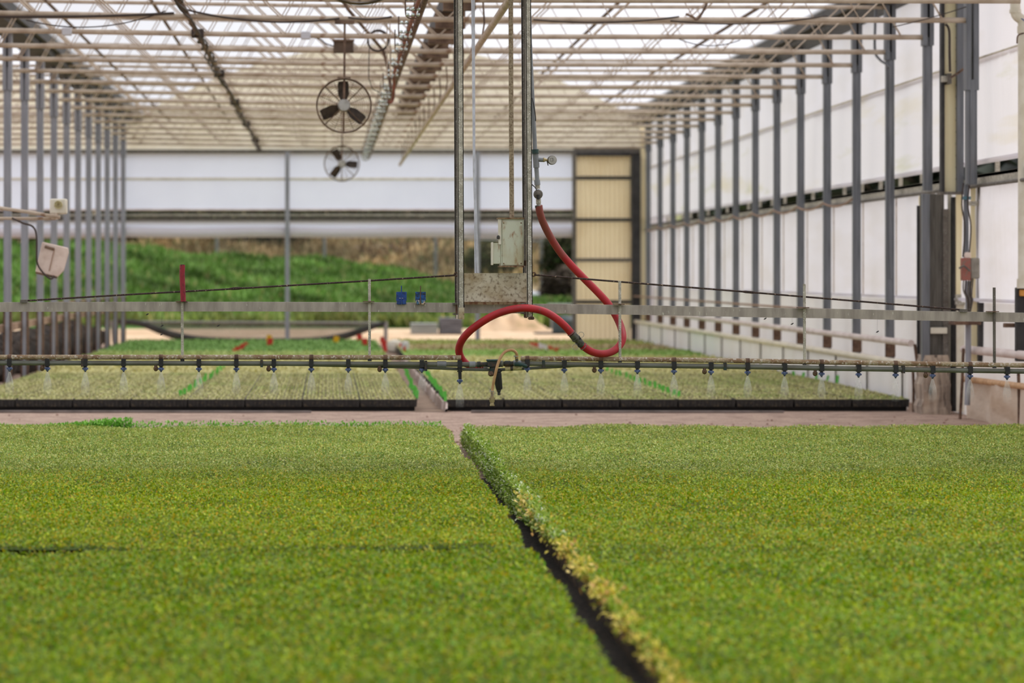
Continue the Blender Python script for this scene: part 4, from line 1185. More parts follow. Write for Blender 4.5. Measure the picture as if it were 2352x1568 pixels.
MB().box(X(1262, 56), X(1322, 56), 56, 56.6, Z(712, 56), Z(698, 56)).box(X(1266, 56), X(1270, 56), 56.1, 56.2, 0.0, Z(705, 56)).box(X(1314, 56), X(1318, 56), 56.1, 56.2, 0.0, Z(705, 56)).build('work_table', M['pale_tray'], label='pale grey table behind the dark tank', cat='table')
m = MB()
for k in range(14):
    a = RNG.uniform(0, 6.28); r = RNG.uniform(0, 1)
rngp = np.random.default_rng(8)
nx, ny = 30, 14
vs = []
for i in range(ny):
    for j in range(nx):
        xx = X(1090, 54) + (X(1260, 54) - X(1090, 54)) * j / (nx - 1); yy = 53.2 + 2.2 * i / (ny - 1)
        e = math.sin(math.pi * j / (nx - 1)) * math.sin(math.pi * i / (ny - 1))
        vs.append((xx, yy, 0.0 + e ** 0.7 * (0.32 + 0.06 * math.sin(j * 0.9) + 0.05 * rngp.uniform(-1, 1))))
qs = [(i * nx + j, i * nx + j + 1, (i + 1) * nx + j + 1, (i + 1) * nx + j) for i in range(ny - 1) for j in range(nx - 1)]
np_mesh('sand_heap', np.array(vs), qs, M['sand'], smooth=True, origin=(X(1175, 54), 54.3, 0), label='pale sand heap in the yard behind the gantry', cat='heap')
MB().box(X(900, YE), X(1318, YE), YE + 0.1, YE + 0.9, 0.0, 0.035).build('trim_threshold', M['curtain_roll'], kind='structure', label='pale concrete threshold at the open end')
# dark trees along the outside of the right wall, seen through the slot
n = 11000
p = np.stack([RNG.uniform(8.6, 10.2, n), RNG.uniform(20, 66, n), RNG.uniform(0.2, 3.0, n)], 1)
v, q, c = leaves(p, 0.5, [(44, 56, 36), (30, 38, 28), (64, 76, 48), (58, 52, 44)], [3, 4, 1, 1], tilt=0.9, wid=0.7)
np_mesh('hedge', v, q, M['grass'], c, kind='stuff', label='dark green hedge outside the right wall, seen through the slot', cat='hedge', origin=(9.4, 43, 0))

# ------------------------------------------------------------------ back beds: trays
BY = 22.40
LX0, LX1 = -3.02, 0.735
RX0, RX1 = 0.97, 4.757
TZ0, TZ1 = 0.036, 0.098
for (a, b, lab) in ((LX0, LX1, 'low dark bench under the left back bed'), (RX0, RX1, 'low dark bench under the right back bed')):
    MB().box(a + 0.02, b - 0.02, BY + 0.04, YE - 0.6, 0.0, TZ0).build('bench', M['bench'], label=lab, cat='bench')
TW = (LX1 - LX0) / 8.0
TDp = 0.31
def tray_mesh(w, d):
    m = MB()
    w2, d2 = w / 2 - 0.0006, d / 2 - 0.0012
    h = TZ1 - TZ0
    b = 0.006
    o = [(-w2 + b, -d2 + b, 0), (w2 - b, -d2 + b, 0), (w2 - b, d2 - b, 0), (-w2 + b, d2 - b, 0)]
    tp = [(-w2, -d2, h), (w2, -d2, h), (w2, d2, h), (-w2, d2, h)]
    for s in range(4):
        m.quad(o[s], o[(s + 1) % 4], tp[(s + 1) % 4], tp[s])
    m.quad(*o[::-1])
    inn = [(-w2 + 0.003, -d2 + 0.003, h), (w2 - 0.003, -d2 + 0.003, h), (w2 - 0.003, d2 - 0.003, h), (-w2 + 0.003, d2 - 0.003, h)]
    ind = [(x, y, h - 0.008) for x, y, z in inn]
    for s in range(4):
        m.quad(tp[s], tp[(s + 1) % 4], inn[(s + 1) % 4], inn[s])
        m.quad(inn[s], inn[(s + 1) % 4], ind[(s + 1) % 4], ind[s])
    for k in range(15):
        x = -w2 + 0.016 + (2 * w2 - 0.032) * k / 14
        for sgn in (-1, 1):
            y0 = sgn * (d2 - b); y1 = sgn * (d2 + 0.002)
            m.box(x - 0.006, x + 0.006, min(y0, y1), max(y0, y1), 0.004, h - 0.010)
    return m
soil_m = leaf_mat('plug_soil', 0.0, 0.95)
def plug_mesh(w, d, pal, seed, fill):
    """soil cells (quads) and two-leaf sprouts as one mesh with colours"""
    rng = np.random.default_rng(seed)
    nx, ny = 15, 10
    w2, d2 = w / 2 - 0.0045, d / 2 - 0.0045
    h = TZ1 - TZ0 - 0.006
    vs, qs, cs = [], [], []
    sc = np.array(lin((198, 186, 146))[:3]); dk = np.array(lin((128, 120, 88))[:3])
    def q4(pts, c):
        i = len(vs); vs.extend(pts); qs.append((i, i + 1, i + 2, i + 3)); cs.extend([c] * 4)
    q4([(-w2, -d2, h - 0.004), (w2, -d2, h - 0.004), (w2, d2, h - 0.004), (-w2, d2, h - 0.004)], dk)
    cx, cy = 2 * w2 / nx, 2 * d2 / ny
    centres = []
    for i in range(nx):
        for j in range(ny):
            x = -w2 + cx * (i + 0.5); y = -d2 + cy * (j + 0.5)
            k = sc * rng.uniform(0.72, 1.15)
            q4([(x - cx * .42, y - cy * .42, h), (x + cx * .42, y - cy * .42, h), (x + cx * .42, y + cy * .42, h), (x - cx * .42, y + cy * .42, h)], k)
            if rng.uniform() < fill:
                for _ in range(3):
                    centres.append((x + rng.uniform(-.006, .006), y + rng.uniform(-.006, .006), h + rng.uniform(0.001, 0.012)))
    v, q, c = leaves(np.array(centres), 0.015, pal[0], pal[1], tilt=0.5, wid=0.6, cjit=0.2)
    q = q + len(vs)
    return np.concatenate([np.array(vs), v]), np.concatenate([np.array(qs), q]), np.concatenate([np.array(cs), c])
PALE = ([(204, 202, 140), (186, 190, 122), (218, 210, 162), (160, 170, 104)], [4, 3, 2, 1.4])
MIXG = ([(188, 196, 124), (164, 180, 104), (204, 200, 144), (142, 162, 90)], [3, 3, 2, 2])
tw0 = TW
protos = []
tray0 = None
tm = tray_mesh(TW, TDp)
row_words = ORD
def tray_label(r, side, c):
    rw = 'front row' if r == 0 else '%s row from the front' % ORD[r]
    cw = 'next to the walkway' if c == 0 else '%s from the walkway' % ORD[c]
    return 'black seedling tray, %s back bed, %s, %s' % (side, rw, cw)
plug_vars = []
NROW = 19
jit = random.Random(4)
tray_proto = None
for r in range(NROW):
    for side in ('left', 'right'):
        for c in range(8):
            if side == 'left':
                x = LX1 - TW * (c + 0.5)
            else:
                x = RX0 + (RX1 - RX0) / 8.0 * (c + 0.5)
            y = BY + TDp * (r + 0.5) + (0.0 if r == 0 else jit.uniform(-0.012, 0.012))
            if tray_proto is None:
                tray_proto = tm.build('seedling_tray', M['tray'], origin=(0, 0, 0), smooth=False)
                for s in range(5):
                    pv, pq, pcol = plug_mesh(TW, TDp, PALE if s < 4 else MIXG, 20 + s, (0.75, 0.85, 0.65, 0.8, 0.85)[s])
                    plug_vars.append(np_mesh('seedlings', pv, pq, soil_m, pcol, parent=tray_proto, kind='stuff'))
                for pvx in plug_vars[1:]:
                    COL.objects.unlink(pvx)
                o = tray_proto
                ch = plug_vars[0]
            else:
                o = tray_proto.copy()
                COL.objects.link(o)
                ch = plug_vars[jit.randrange(5)].copy()
                ch.name = 'seedlings'
                ch.parent = o
                COL.objects.link(ch)
            o.location = (x, y, TZ0)
            ch['kind'] = 'stuff'
            tag(o, tray_label(r, side, c), 'tray', 'seedling trays on the back beds')
for pvx in plug_vars[1:]:
    bpy.data.objects.remove(pvx)
# the rest of the trays, farther back
y0 = BY + TDp * NROW + 0.01
vs, qs, cs = [], [], []
def q4(pts, c):
    i = len(vs); vs.extend(pts); qs.append((i, i + 1, i + 2, i + 3)); cs.extend([c] * 4)
def zone(x, y):
    """crop patches of the far beds: the batches differ in age"""
    if x < 0.85:
        if y < 33.2: return (196, 190, 132)
        if y < 36: return (164, 178, 108)
        return (124, 158, 88)
    if y < 34.0: return (198, 192, 134)
    if y < 36.6: return (150, 178, 98)
    if y < 38.2: return (168, 158, 112)
    if y < 39.2: return (188, 168, 132)
    return (164, 170, 100)
rngf = np.random.default_rng(77)
yend = YE - 0.7
nr = int((yend - y0) / TDp)
for r in range(nr):
    for side in (0, 1):
        for c in range(8):
            w = TW if side == 0 else (RX1 - RX0) / 8.0
            x = LX1 - w * (c + 0.5) if side == 0 else RX0 + w * (c + 0.5)
            y = y0 + TDp * (r + 0.5)
            col = np.array(lin(zone(x, y))[:3]) * rngf.uniform(0.85, 1.12)
            dk = np.array([0.06, 0.06, 0.045])
            a, b = x - w / 2 + 0.004, x + w / 2 - 0.004
            e, f = y - TDp / 2 + 0.006, y + TDp / 2 - 0.006
            zt = TZ1 + rngf.uniform(-0.004, 0.004)
            q4([(a, e, zt), (b, e, zt), (b, f, zt), (a, f, zt)], col)
            q4([(a, e, TZ0), (b, e, TZ0), (b, e, zt), (a, e, zt)], dk)
            q4([(b, e, TZ0), (b, f, TZ0), (b, f, zt), (b, e, zt)], dk)
            q4([(a, f, TZ0), (a, e, TZ0), (a, e, zt), (a, f, zt)], dk)
n = 60000
px_ = np.where(RNG.uniform(size=n) < 0.5, RNG.uniform(LX0, LX1, n), RNG.uniform(RX0, RX1, n)); py_ = RNG.uniform(y0, yend, n)
v, q, c = leaves(np.stack([px_, py_, np.full(n, TZ1 + 0.004)], 1), 0.035, [(255, 255, 255)], [1], tilt=0.5, wid=0.6)
zc = np.array([lin(zone(a, b))[:3] for a, b in zip(px_, py_)]) * RNG.uniform(0.75, 1.25, (n, 1))
c = np.repeat(zc, 4, 0)
q = q + len(vs)
np_mesh('seedling_trays', np.concatenate([np.array(vs), v]), np.concatenate([np.array(qs), q]), soil_m, np.concatenate([np.array(cs), c]), kind='stuff', label='far rows of seedling trays reaching back to the end wall, greener with distance', cat='trays', origin=(0.8, 35, TZ0))

# walkway between the back beds, edging sheet, front pipes on the ground
MB().quad((LX1 - 0.03, BY - 0.1, 0.004), (RX0 + 0.03, BY - 0.1, 0.004), (RX0 + 0.03, YE + 0.5, 0.004), (LX1 - 0.03, YE + 0.5, 0.004)).build('walkway', M['aisle'], kind='structure', label='brown soil walkway between the two back beds')
m = MB()
pr = None
for k in range(60):
    y = BY - 0.15 + 0.2 * k
    xa = RX0 - 0.03 + 0.012 * math.sin(k * 1.9) + (0.02 if k < 3 else 0)
    zt = 0.078 + 0.014 * math.sin(k * 2.7) - (0.05 if k == 0 else 0)
    row = ((xa - 0.012, y, 0.0), (xa, y, zt), (xa + 0.014, y, zt), (xa + 0.010, y, 0.0))
    if pr:
        for s in range(3):
            m.quad(pr[s], row[s], row[s + 1], pr[s + 1])
    pr = row
m.build('edging_strip', mat('soiled_pale_edging', (206, 190, 180), (160, 138, 124), scale=4, lo=0.4, hi=0.6, rough=0.8), label='ragged pale edging strip along the walkway side of the right back bed', cat='strip')
for (a, b, lab) in ((-40, 715, 'dusty pipe lying on the ground in front of the left back bed'), (1082, 1800, 'dusty pipe lying on the ground in front of the right back bed')):
    MB().tube([W(a, 945, 22.15), W((a + b) / 2, 945.5, 22.15), W(b, 946, 22.15)], 0.012, 8).build('ground_pipe', M['ground_pipe'], label=lab, cat='pipe')

# plant labels
def plabel(px, py, mname, w, h, label, group, bez=0.10):
    Y = (EYE - bez) * F / (py - VY)
    x = X(px, Y)
    t = RNG.uniform(-0.25, 0.25)
    m = MB()
    m.box(x - w / 2, x + w / 2, Y - 0.0015, Y + 0.0015, bez - 0.012, bez + h, rot=Matrix.Rotation(t, 3, 'Y') @ Matrix.Rotation(RNG.uniform(-0.5, 0.5), 3, 'Z'))
    m.build('plant_label', M[mname], label=label, cat='label', group=group, smooth=False)
def label_row(a, b, n, mname, where, group, w=0.026, h=0.055, pw=1.0):
    for k in range(n):
        u = (k / max(1, n - 1)) ** pw
        px = a[0] + (b[0] - a[0]) * u + RNG.uniform(-3, 3); py = a[1] + (b[1] - a[1]) * u + RNG.uniform(-0.6, 0.6)
        q = 'nearest' if k == 0 else '%s from near end' % ORD[k]
        plabel(px, py, mname, w * RNG.uniform(0.8, 1.2), h * RNG.uniform(0.8, 1.2), '%s plant label %s, %s' % (mname.split('_')[0], where, q), group)
label_row((418, 908), (516, 847), 15, 'green_label', 'in the slanting row of the left bed', 'green labels of the left bed')
label_row((956, 912), (930, 850), 14, 'green_label', 'along the left edge of the walkway', 'green labels left of the walkway')
label_row((1024, 918), (972, 852), 15, 'green_label', 'along the right edge of the walkway', 'green labels right of the walkway')
label_row((1558, 910), (1392, 852), 16, 'green_label', 'in the slanting row of the right bed', 'green labels of the right bed')
label_row((2056, 897), (1822, 862), 10, 'green_label', 'along the skirt edge of the right bed', 'green labels by the side wall')
label_row((541, 808), (568, 794), 7, 'red_label', 'in the slanting red row of the left bed', 'red labels of the left bed', 0.06, 0.05)
label_row((888, 806), (877, 784), 7, 'red_label', 'at the far left edge of the walkway', 'red labels left of the walkway', 0.05, 0.07)
label_row((932, 808), (918, 792), 4, 'red_label', 'at the far right edge of the walkway', 'red labels right of the walkway', 0.04, 0.07)
label_row((1282, 809), (1262, 804), 4, 'red_label', 'in the near red group of the right bed', 'near red labels of the right bed', 0.03, 0.05)
label_row((1256, 804), (1240, 799), 4, 'white_label', 'between the red groups of the right bed', 'white labels of the right bed', 0.045, 0.06)
label_row((1236, 797), (1222, 793), 4, 'red_label', 'in the far red group of the right bed', 'far red labels of the right bed', 0.045, 0.05)
for (px, py, mn, lab) in ((618, 784, 'yellow_label', 'yellow square tag standing behind a red one in the left back bed'), (620, 793, 'red_label', 'red square tag in front of a yellow one in the left back bed'),
                          (772, 787, 'yellow_label', 'single yellow square tag by the sagging net'), (826, 783, 'red_label', 'red square tag under the net, the upper of two'),
                          (838, 793, 'red_label', 'red square tag near the walkway, the lower of two')):
    plabel(px, py, mn, 0.085, 0.10, lab, 'square tags at the far end')
t = thing('white_sack', W(905, 808, 39.0), 'white round sack at the far end of the walkway', 'sack')
MB().lathe(W(907, 809, 39.0), (0, 0, 1), [(0, 0.09), (0.02, 0.12), (0.10, 0.125), (0.16, 0.10), (0.185, 0.0)], 16).build('body', M['off_white'], t)
MB().lathe(W(931, 806, 36.5), (0, 0, 1), [(0, 0.04), (0.06, 0.055), (0.12, 0.05), (0.135, 0.0)], 12).build('white_bag', M['white_label'], label='small white bag leaning on the right edge of the walkway', cat='bag')

# ------------------------------------------------------------------ front beds
FY1 = 17.86
def gl(y): return 0.722 + 0.0034 * (y - 6.5)
def gr(y): return 0.842 + 0.0040 * (y - 6.5)
def edge_noise(y, s): return 0.010 * math.sin(y * 2.3 + s) + 0.007 * math.sin(y * 6.1 + 2 * s)
BX0, BX1 = -4.6, 4.86
MB().quad((0.55, 3.0, 0.006), (1.1, 3.0, 0.006), (1.1, 15.0, 0.006), (0.55, 15.0, 0.006)).build('gap_soil', M['dark_soil'], kind='structure', label='dark soil in the narrow gap between the front beds')
for side, lab in (('left', 'low dark bench of trays under the left front bed'), ('right', 'low dark bench of trays under the right front bed')):
    m = MB()
    ys = np.linspace(3.0, FY1 - 0.02, 60)
    pr = None
    for y in ys:
        if side == 'left':
            x0, x1 = BX0, gl(y) - 0.012
        else:
            x0, x1 = gr(y) + 0.03, BX1
        row = ((x0, y, 0.004), (x0, y, 0.098), (x1, y, 0.098), (x1, y, 0.004))
        if pr:
            for s in range(3):
                m.quad(pr[s], row[s], row[s + 1], pr[s + 1])
        else:
            m.quad(*row[::-1])
        pr = row
    m.quad(*pr)
    m.build('growing_bench', M['root_side'], label=lab, cat='bench')

BLOCKS = [
    # y0, y1, palette, weights, leaf size, density, mean height
    (13.82, FY1, [(166, 178, 90), (148, 166, 72), (200, 206, 138), (112, 134, 54), (186, 172, 92), (126, 160, 84)], [4, 4, 2.0, 2.2, 1.8, 1.6], 0.0130, 16500, 0.135, 'far'),  # paler palette: wet sheen put into the leaf colour
    (9.96, 13.80, [(134, 148, 26), (118, 140, 20), (164, 172, 58), (88, 114, 18), (164, 142, 34), (96, 138, 36)], [4, 4, 1.8, 2.2, 2.4, 1.6], 0.0140, 15500, 0.140, 'middle'),
    (4.6, 9.80, [(128, 146, 24), (112, 138, 18), (156, 170, 52), (86, 114, 18), (154, 138, 32), (92, 138, 34)], [4, 4, 1.8, 2.2, 2.2, 2.0], 0.0155, 14000, 0.138, 'near'),
]
def height(x, y, base):
    return base + 0.006 * np.sin(3.1 * x + 1.7 * np.sin(2.2 * y)) + 0.005 * np.sin(9.3 * x + 4.1 * y) + 0.004 * np.sin(7.7 * y - 5.0 * x)
for (y0, y1, pal, wts, sz, dens, base, where) in BLOCKS:
    for side in ('left', 'right'):
        # only as wide as the view takes in, with a margin
        a0 = -VX / F; a1 = (2352 - VX) / F
        N = int(dens * (y1 - y0) * 9)
        ytop = 9.95 if (where == 'near' and side == 'right') else (9.825 if where == 'near' else y1)
        x = RNG.uniform(BX0, BX1, N); y = RNG.uniform(y0, ytop, N)
        keep = (x > a0 * y - 1.0) & (x < a1 * y + 1.0)
        if side == 'left':
            e = gl(y) + 0.010 * np.sin(y * 2.3) + 0.007 * np.sin(y * 6.1)
            keep &= x < e
        else:
            e = gr(y) + 0.010 * np.sin(y * 2.1 + 1) + 0.008 * np.sin(y * 5.3)
            keep &= x > e
        x = x[keep]; y = y[keep]
        z = height(x, y, base) - np.abs(RNG.normal(0, 0.010, len(x)))
        v, q, c = leaves(np.stack([x, y, z], 1), sz, pal, wts, tilt=0.55, wid=0.62, cjit=0.2)
        # slow drift of leaf colour along the sown rows
        g = 1.0 + 0.07 * np.sin(1.1 * x + 0.6 * np.sin(2.1 * y)) * np.sin(0.9 * y + 0.5 * x)
        c = c * np.repeat(g, 4)[:, None] * np.array({'far': (1.2, 1.2, 1.05), 'middle': (1.44, 1.42, 0.8), 'near': (1.34, 1.34, 0.58)}[where])
        # leaf tones blend where blocks meet; far block's wet sheen is painted in colour
        if where == 'far':
            w_ = np.clip((15.2 - y) / 1.5, 0, 1) * 0.38; tgt = (0.205, 0.235, 0.035)
        elif where == 'middle':
            w_ = np.clip((y - 12.4) / 1.5, 0, 1) * 0.38; tgt = (0.30, 0.34, 0.12)
        else:
            w_ = np.clip((y - 9.2) / 0.7, 0, 1) * 0.2; tgt = (0.24, 0.25, 0.04)
        w_ = np.repeat(w_, 4)[:, None]
        c = c * (1 - w_) + np.array(tgt) * np.repeat(RNG.uniform(0.75, 1.3, len(x)), 4)[:, None] * w_
        # canopy bottom: a closed mat of foliage under the leaves
        if side == 'left':
            xa, xb = a0 * y1 - 1.2, None
        gy = np.linspace(y0, ytop, 40)
        vs2, qs2 = [], []
        nxg = 60
        for yy in gy:
            if side == 'left': x0_, x1_ = BX0, gl(yy) - 0.01
            else: x0_, x1_ = gr(yy) + 0.015, BX1
            for xx in np.linspace(x0_, x1_, nxg):
                vs2.append((xx, yy, float(height(np.array(xx), np.array(yy), base)) - 0.018))
        for i in range(len(gy) - 1):
            for j in range(nxg - 1):
                qs2.append((i * nxg + j, i * nxg + j + 1, (i + 1) * nxg + j + 1, (i + 1) * nxg + j))
        cm = np.array(lin(pal[3])[:3]) * 0.8
        c2 = np.tile(cm, (len(vs2), 1))
        q2 = np.array(qs2) + len(v)
        lab = 'dense carpet of young green seedlings, %s block of the %s front bed' % (where, side)
        np_mesh('seedling_carpet', np.concatenate([v, np.array(vs2)]), np.concatenate([q, q2]), M['leaf'], np.concatenate([c, c2]), kind='stuff', label=lab, cat='seedlings',
                origin=(0 if side == 'left' else 2.0, (y0 + y1) / 2, 0.1))
# edge plants hanging over the gap on the right bed
n = 26000
y = RNG.uniform(10.2, FY1, n)
x = gr(y) + 0.010 * np.sin(y * 2.1 + 1) + 0.012 + np.abs(RNG.normal(0, 0.02, n)) - 0.02 * RNG.uniform(0, 1, n)
z = 0.146 - RNG.uniform(0, 1, n) ** 1.2 * 0.125 * np.clip((y - 9.8) / 3, 0.15, 1)
x = np.where(z < 0.10, gr(y) + RNG.normal(0.005, 0.014, n), x)
v, q, c = leaves(np.stack([x, y, z], 1), 0.017, [(160, 184, 72), (136, 168, 56), (190, 206, 118), (232, 238, 206), (100, 134, 44)], [4, 4, 2.4, 1.4, 1.2], tilt=0.8, wid=0.7, cjit=0.25)
np_mesh('edge_foliage', v, q, M['leaf'], c, kind='stuff', label='bushy green foliage spilling into the gap along the right front bed', cat='foliage', origin=(0.9, 15, 0))
n = 9000
y = 4.8 + 7.6 * RNG.uniform(0, 1, n)
cl = np.sin(y * 9.0) + 0.9 * np.sin(y * 23.0 + 1) + 0.6 * np.sin(y * 41.0)
keep = cl + RNG.uniform(-0.9, 0.9, n) > 0.1
y = y[keep]; n = len(y)
x = gr(y) + RNG.normal(0.012, 0.018, n)
z = 0.142 - np.abs(RNG.normal(0, 0.022, n))
v, q, c = leaves(np.stack([x, y, z], 1), 0.022, [(226, 208, 92), (238, 212, 120), (196, 196, 70), (206, 158, 88), (140, 156, 54)], [4, 2.4, 3, 1.2, 1.5], tilt=0.8, wid=0.6, cjit=0.22)
np_mesh('yellowed_foliage', v, q, M['leaf'], c, kind='stuff', label='yellowed dry leaves along the gap edge of the right front bed', cat='foliage', origin=(0.85, 8, 0))
# greener tufts at the far edge of the left bed
n = 9000
x = np.concatenate([RNG.uniform(-2.6, -1.28, n), RNG.uniform(-1.28, 0.74, n // 3)])
y = FY1 + RNG.normal(0.01, 0.03, len(x))
z = 0.10 + RNG.uniform(0, 0.075, len(x)) * np.where(x < -1.28, 0.75 + 0.35 * np.sin(4 * x), 0.75)
v, q, c = leaves(np.stack([x, y, z], 1), 0.020, [(126, 190, 60), (104, 168, 48), (154, 208, 90)], [3, 2, 2], tilt=0.8, wid=0.5)
np_mesh('edge_weeds', v, q, M['leaf'], c, kind='stuff', label='brighter green weeds along the far edge of the left front bed', cat='weeds', origin=(-1, FY1, 0))

# ------------------------------------------------------------------ irrigation boom on its gantry
boom = thing('irrigation_boom', (0.87, YB, 2.75), 'travelling irrigation boom: steel gantry, cross beam and spray pipe over the front beds', 'irrigation boom')
yf = 14.28
def strut(p0, p1, wpx, y, d, mname):
    """open steel channel from pixel row p0 to p1"""
    m = MB()
    w = wpx * y / F / 2
    a = W(p0[0], p0[1], y); b = W(p1[0], p1[1], y)
    def slab(dx0, dx1, dy0, dy1):
        vs = []
        for c in (b, a):
            vs += [(c.x + dx0, y + dy0, c.z), (c.x + dx1, y + dy0, c.z), (c.x + dx1, y + dy1, c.z), (c.x + dx0, y + dy1, c.z)]
        i = len(m.v); m.v += vs
        m.f += [tuple(i + k for k in q) for q in ((0, 3, 2, 1), (4, 5, 6, 7), (0, 1, 5, 4), (1, 2, 6, 5), (2, 3, 7, 6), (3, 0, 4, 7))]
    slab(-w, w, 0, 0.004)
    slab(-w, -w + 0.004, 0, d)
    slab(w - 0.004, w, 0, d)
    slab(-w, -w + 0.010, d - 0.004, d)
    slab(w - 0.010, w, d - 0.004, d)
    return m
strut((1047, -90), (1050, 712), 9, 14.52, 0.04, 'x').build('rear_post', M['galv_dark'], boom)
strut((1056.5, -90), (1059.5, 732), 13.5, yf, 0.05, 'x').build('front_post', M['galv'], boom)
strut((1203, -90), (1208, 712), 11, 14.52, 0.04, 'x').build('rear_post', M['galv_dark'], boom)
strut((1213, -90), (1217.5, 728), 12.5, yf, 0.05, 'x').build('front_post', M['galv'], boom)
MB().pbox(1053.5, 1066.5, 706, 733, yf - 0.004, 0.012).build('post_foot', M['panel'], boom, label='stained foot of the left front post')
m = MB().pbox(1058, 1214, 627, 698, 14.40, 0.006)
m.build('steel_plate', M['panel'], boom, label='rust stained steel plate between the posts')
MB().pbox(1060, 1214, 693, 699, 14.385, 0.02).build('plate_flange', M['box_edge'], boom)
MB().pbox(1016, 1240, -100, -84, 14.2, 0.5).build('carriage', M['galv_dark'], boom)
for px in (1019, 1229):
    MB().lathe(W(px, -92, 14.3) + Vector((0, 0, 0)), (1, 0, 0), [(-0.02, 0.03), (0.02, 0.03)], 14).build('carriage_wheel', M['dark_post'], boom)
def pl(pts, Y):
    return [W(a, b, Y) for a, b in pts]
h = 22 * YB / F
BEAM_L = [(-300, 706), (0, 705), (300, 704), (600, 704), (850, 705), (1066, 706.5)]
BEAM_R = [(1060, 708), (1250, 708.5), (1484, 712), (1742, 717.5), (1920, 720), (2100, 724.5), (2352, 729), (2780, 737)]
MB().bar(pl(BEAM_L, 14.44), 0.05, h).build('beam', M['boom'], boom)
MB().bar(pl(BEAM_R, 14.44), 0.05, h).build('beam', M['boom'], boom)
SUP_L = [(-300, 819), (0, 820), (600, 820), (1059, 821)]
SUP_R = [(1196, 823), (1484, 825.5), (1742, 829), (1920, 832), (2352, 839), (2780, 846)]
MB().tube(pl(SUP_L, YB), 0.0130, 12).build('support_pipe', M['rust_pipe'], boom)
MB().tube(pl(SUP_R, YB), 0.0130, 12).build('support_pipe', M['rust_pipe'], boom)
SPR_L = [(-300, 832), (0, 833), (600, 834.5), (800, 835.5), (1000, 836.3), (1096, 836.8)]
SPR_R = [(1186, 834), (1300, 836.5), (1484, 839), (1742, 842.5), (1920, 846), (2352, 852.5), (2780, 860)]
MB().tube(pl(SPR_L, YB), 0.0130, 12).build('spray_pipe', M['grey_pvc'], boom)
MB().tube(pl(SPR_R, YB), 0.0132, 12).build('spray_pipe', M['grey_pvc'], boom)
def yat(line, px):
    return float(np.interp(px, [a for a, b in line], [b for a, b in line]))
MB().tube(spline(pl([(720, 838), (880, 841.5), (1000, 845), (1060, 847.5), (1122, 849), (1165, 848), (1260, 843), (1330, 839)], YB + 0.02), 6), 0.0085, 8).build('bypass_pipe', M['grey_pvc'], boom)
# hanger rods
rods = [(419, 690, 822, 705), (849, 640, 822, 705), (1424, 645, 825, 711), (1848, 652, 831, 719), (2284, 660, 838, 728)]
for px, a, b, bm in rods:
    MB().tube([W(px - 0.5, a, 14.40), W(px, b, 14.40)], 0.0078, 8).build('hanger_rod', M['galv'] if px < 1900 else M['galv_dark'], boom)
    MB().pbox(px - 15, px + 11, bm - 13.5, bm - 11.5, 14.37, 0.05).build('rod_washer', M['rust'], boom)
    MB().tube([W(px, b - 3, YB), W(px, b + 7, YB)], 0.011, 10).build('rod_clamp', M['black'], boom)
sl = MB().tube(spline([W(421, 692, 14.38), W(419.5, 660, 14.38), W(418.5, 630, 14.38), W(419, 608, 14.38)], 5), 0.0145, 12)
sl.build('red_sleeve', M['red_sleeve'], boom, label='red hose sleeve pushed over the left hanger rod')
MB().tube([W(419, 692, 14.385), W(419, 607, 14.385)], 0.010, 8).build('sleeved_rod', M['dark_post'], boom)
# stay cables
MB().tube(pl([(58, 690.5), (300, 676), (520, 664), (800, 647.5), (1045, 632)], 14.43), 0.0048, 6).build('stay_cable', M['rope'], boom)
MB().tube(pl([(526, 663.5), (536, 662.6), (548, 662), (558, 661.3)], 14.425), [0.005, 0.0085, 0.0085, 0.005], 8).build('turnbuckle', M['rope'], boom)
MB().tube(pl([(1227, 631), (1424, 647), (1700, 669), (2000, 694), (2216, 712)], 14.43), 0.0048, 6).build('stay_cable', M['rope'], boom)
MB().tube(pl([(1705, 669.4), (1712, 670), (1728, 671.4), (1736, 672)], 14.425), [0.005, 0.0075, 0.0075, 0.005], 8).build('turnbuckle', M['rope'], boom)
for px, py in ((1048, 630), (1226, 630)):
    MB().ring(W(px, py, 14.43), (0, 1, 0), 0.010, 0.004, 14, 5).build('eye_bolt', M['rust'], boom)
for px, py in ((52, 691), (2212, 713)):
    MB().pbox(px - 6, px + 10, py - 3, py + 4, 14.40, 0.05).build('cable_anchor', M['galv_dark'], boom)
# clamps and bolts where posts meet the beam
for px, a, b in ((1050, 698, 731), (1207, 700, 729)):
    MB().pbox(px - 3.5, px + 2, a, b, 14.37, 0.018).build('clamp_bolt', M['rust'], boom)
    MB().pbox(px - 8, px + 8, b - 11, b - 8, 14.36, 0.11).build('clamp_plate', M['galv_dark'], boom)
    MB().tube([W(px + 1, b - 8, 14.36), W(px + 1, b + 1, 14.36)], 0.009, 6).build('nut', M['white_case'] if px < 1100 else M['rust'], boom)
    MB().pbox(px - 10, px + 8, 695.5, 700, 14.36, 0.11).build('clamp_plate', M['galv_dark'], boom)
MB().lathe(W(1220, 727, yf + 0.01), (0, 0, -1), [(0, 0.016), (0.012, 0.018), (0.016, 0.012)], 8).build('nut', M['rust'], boom)
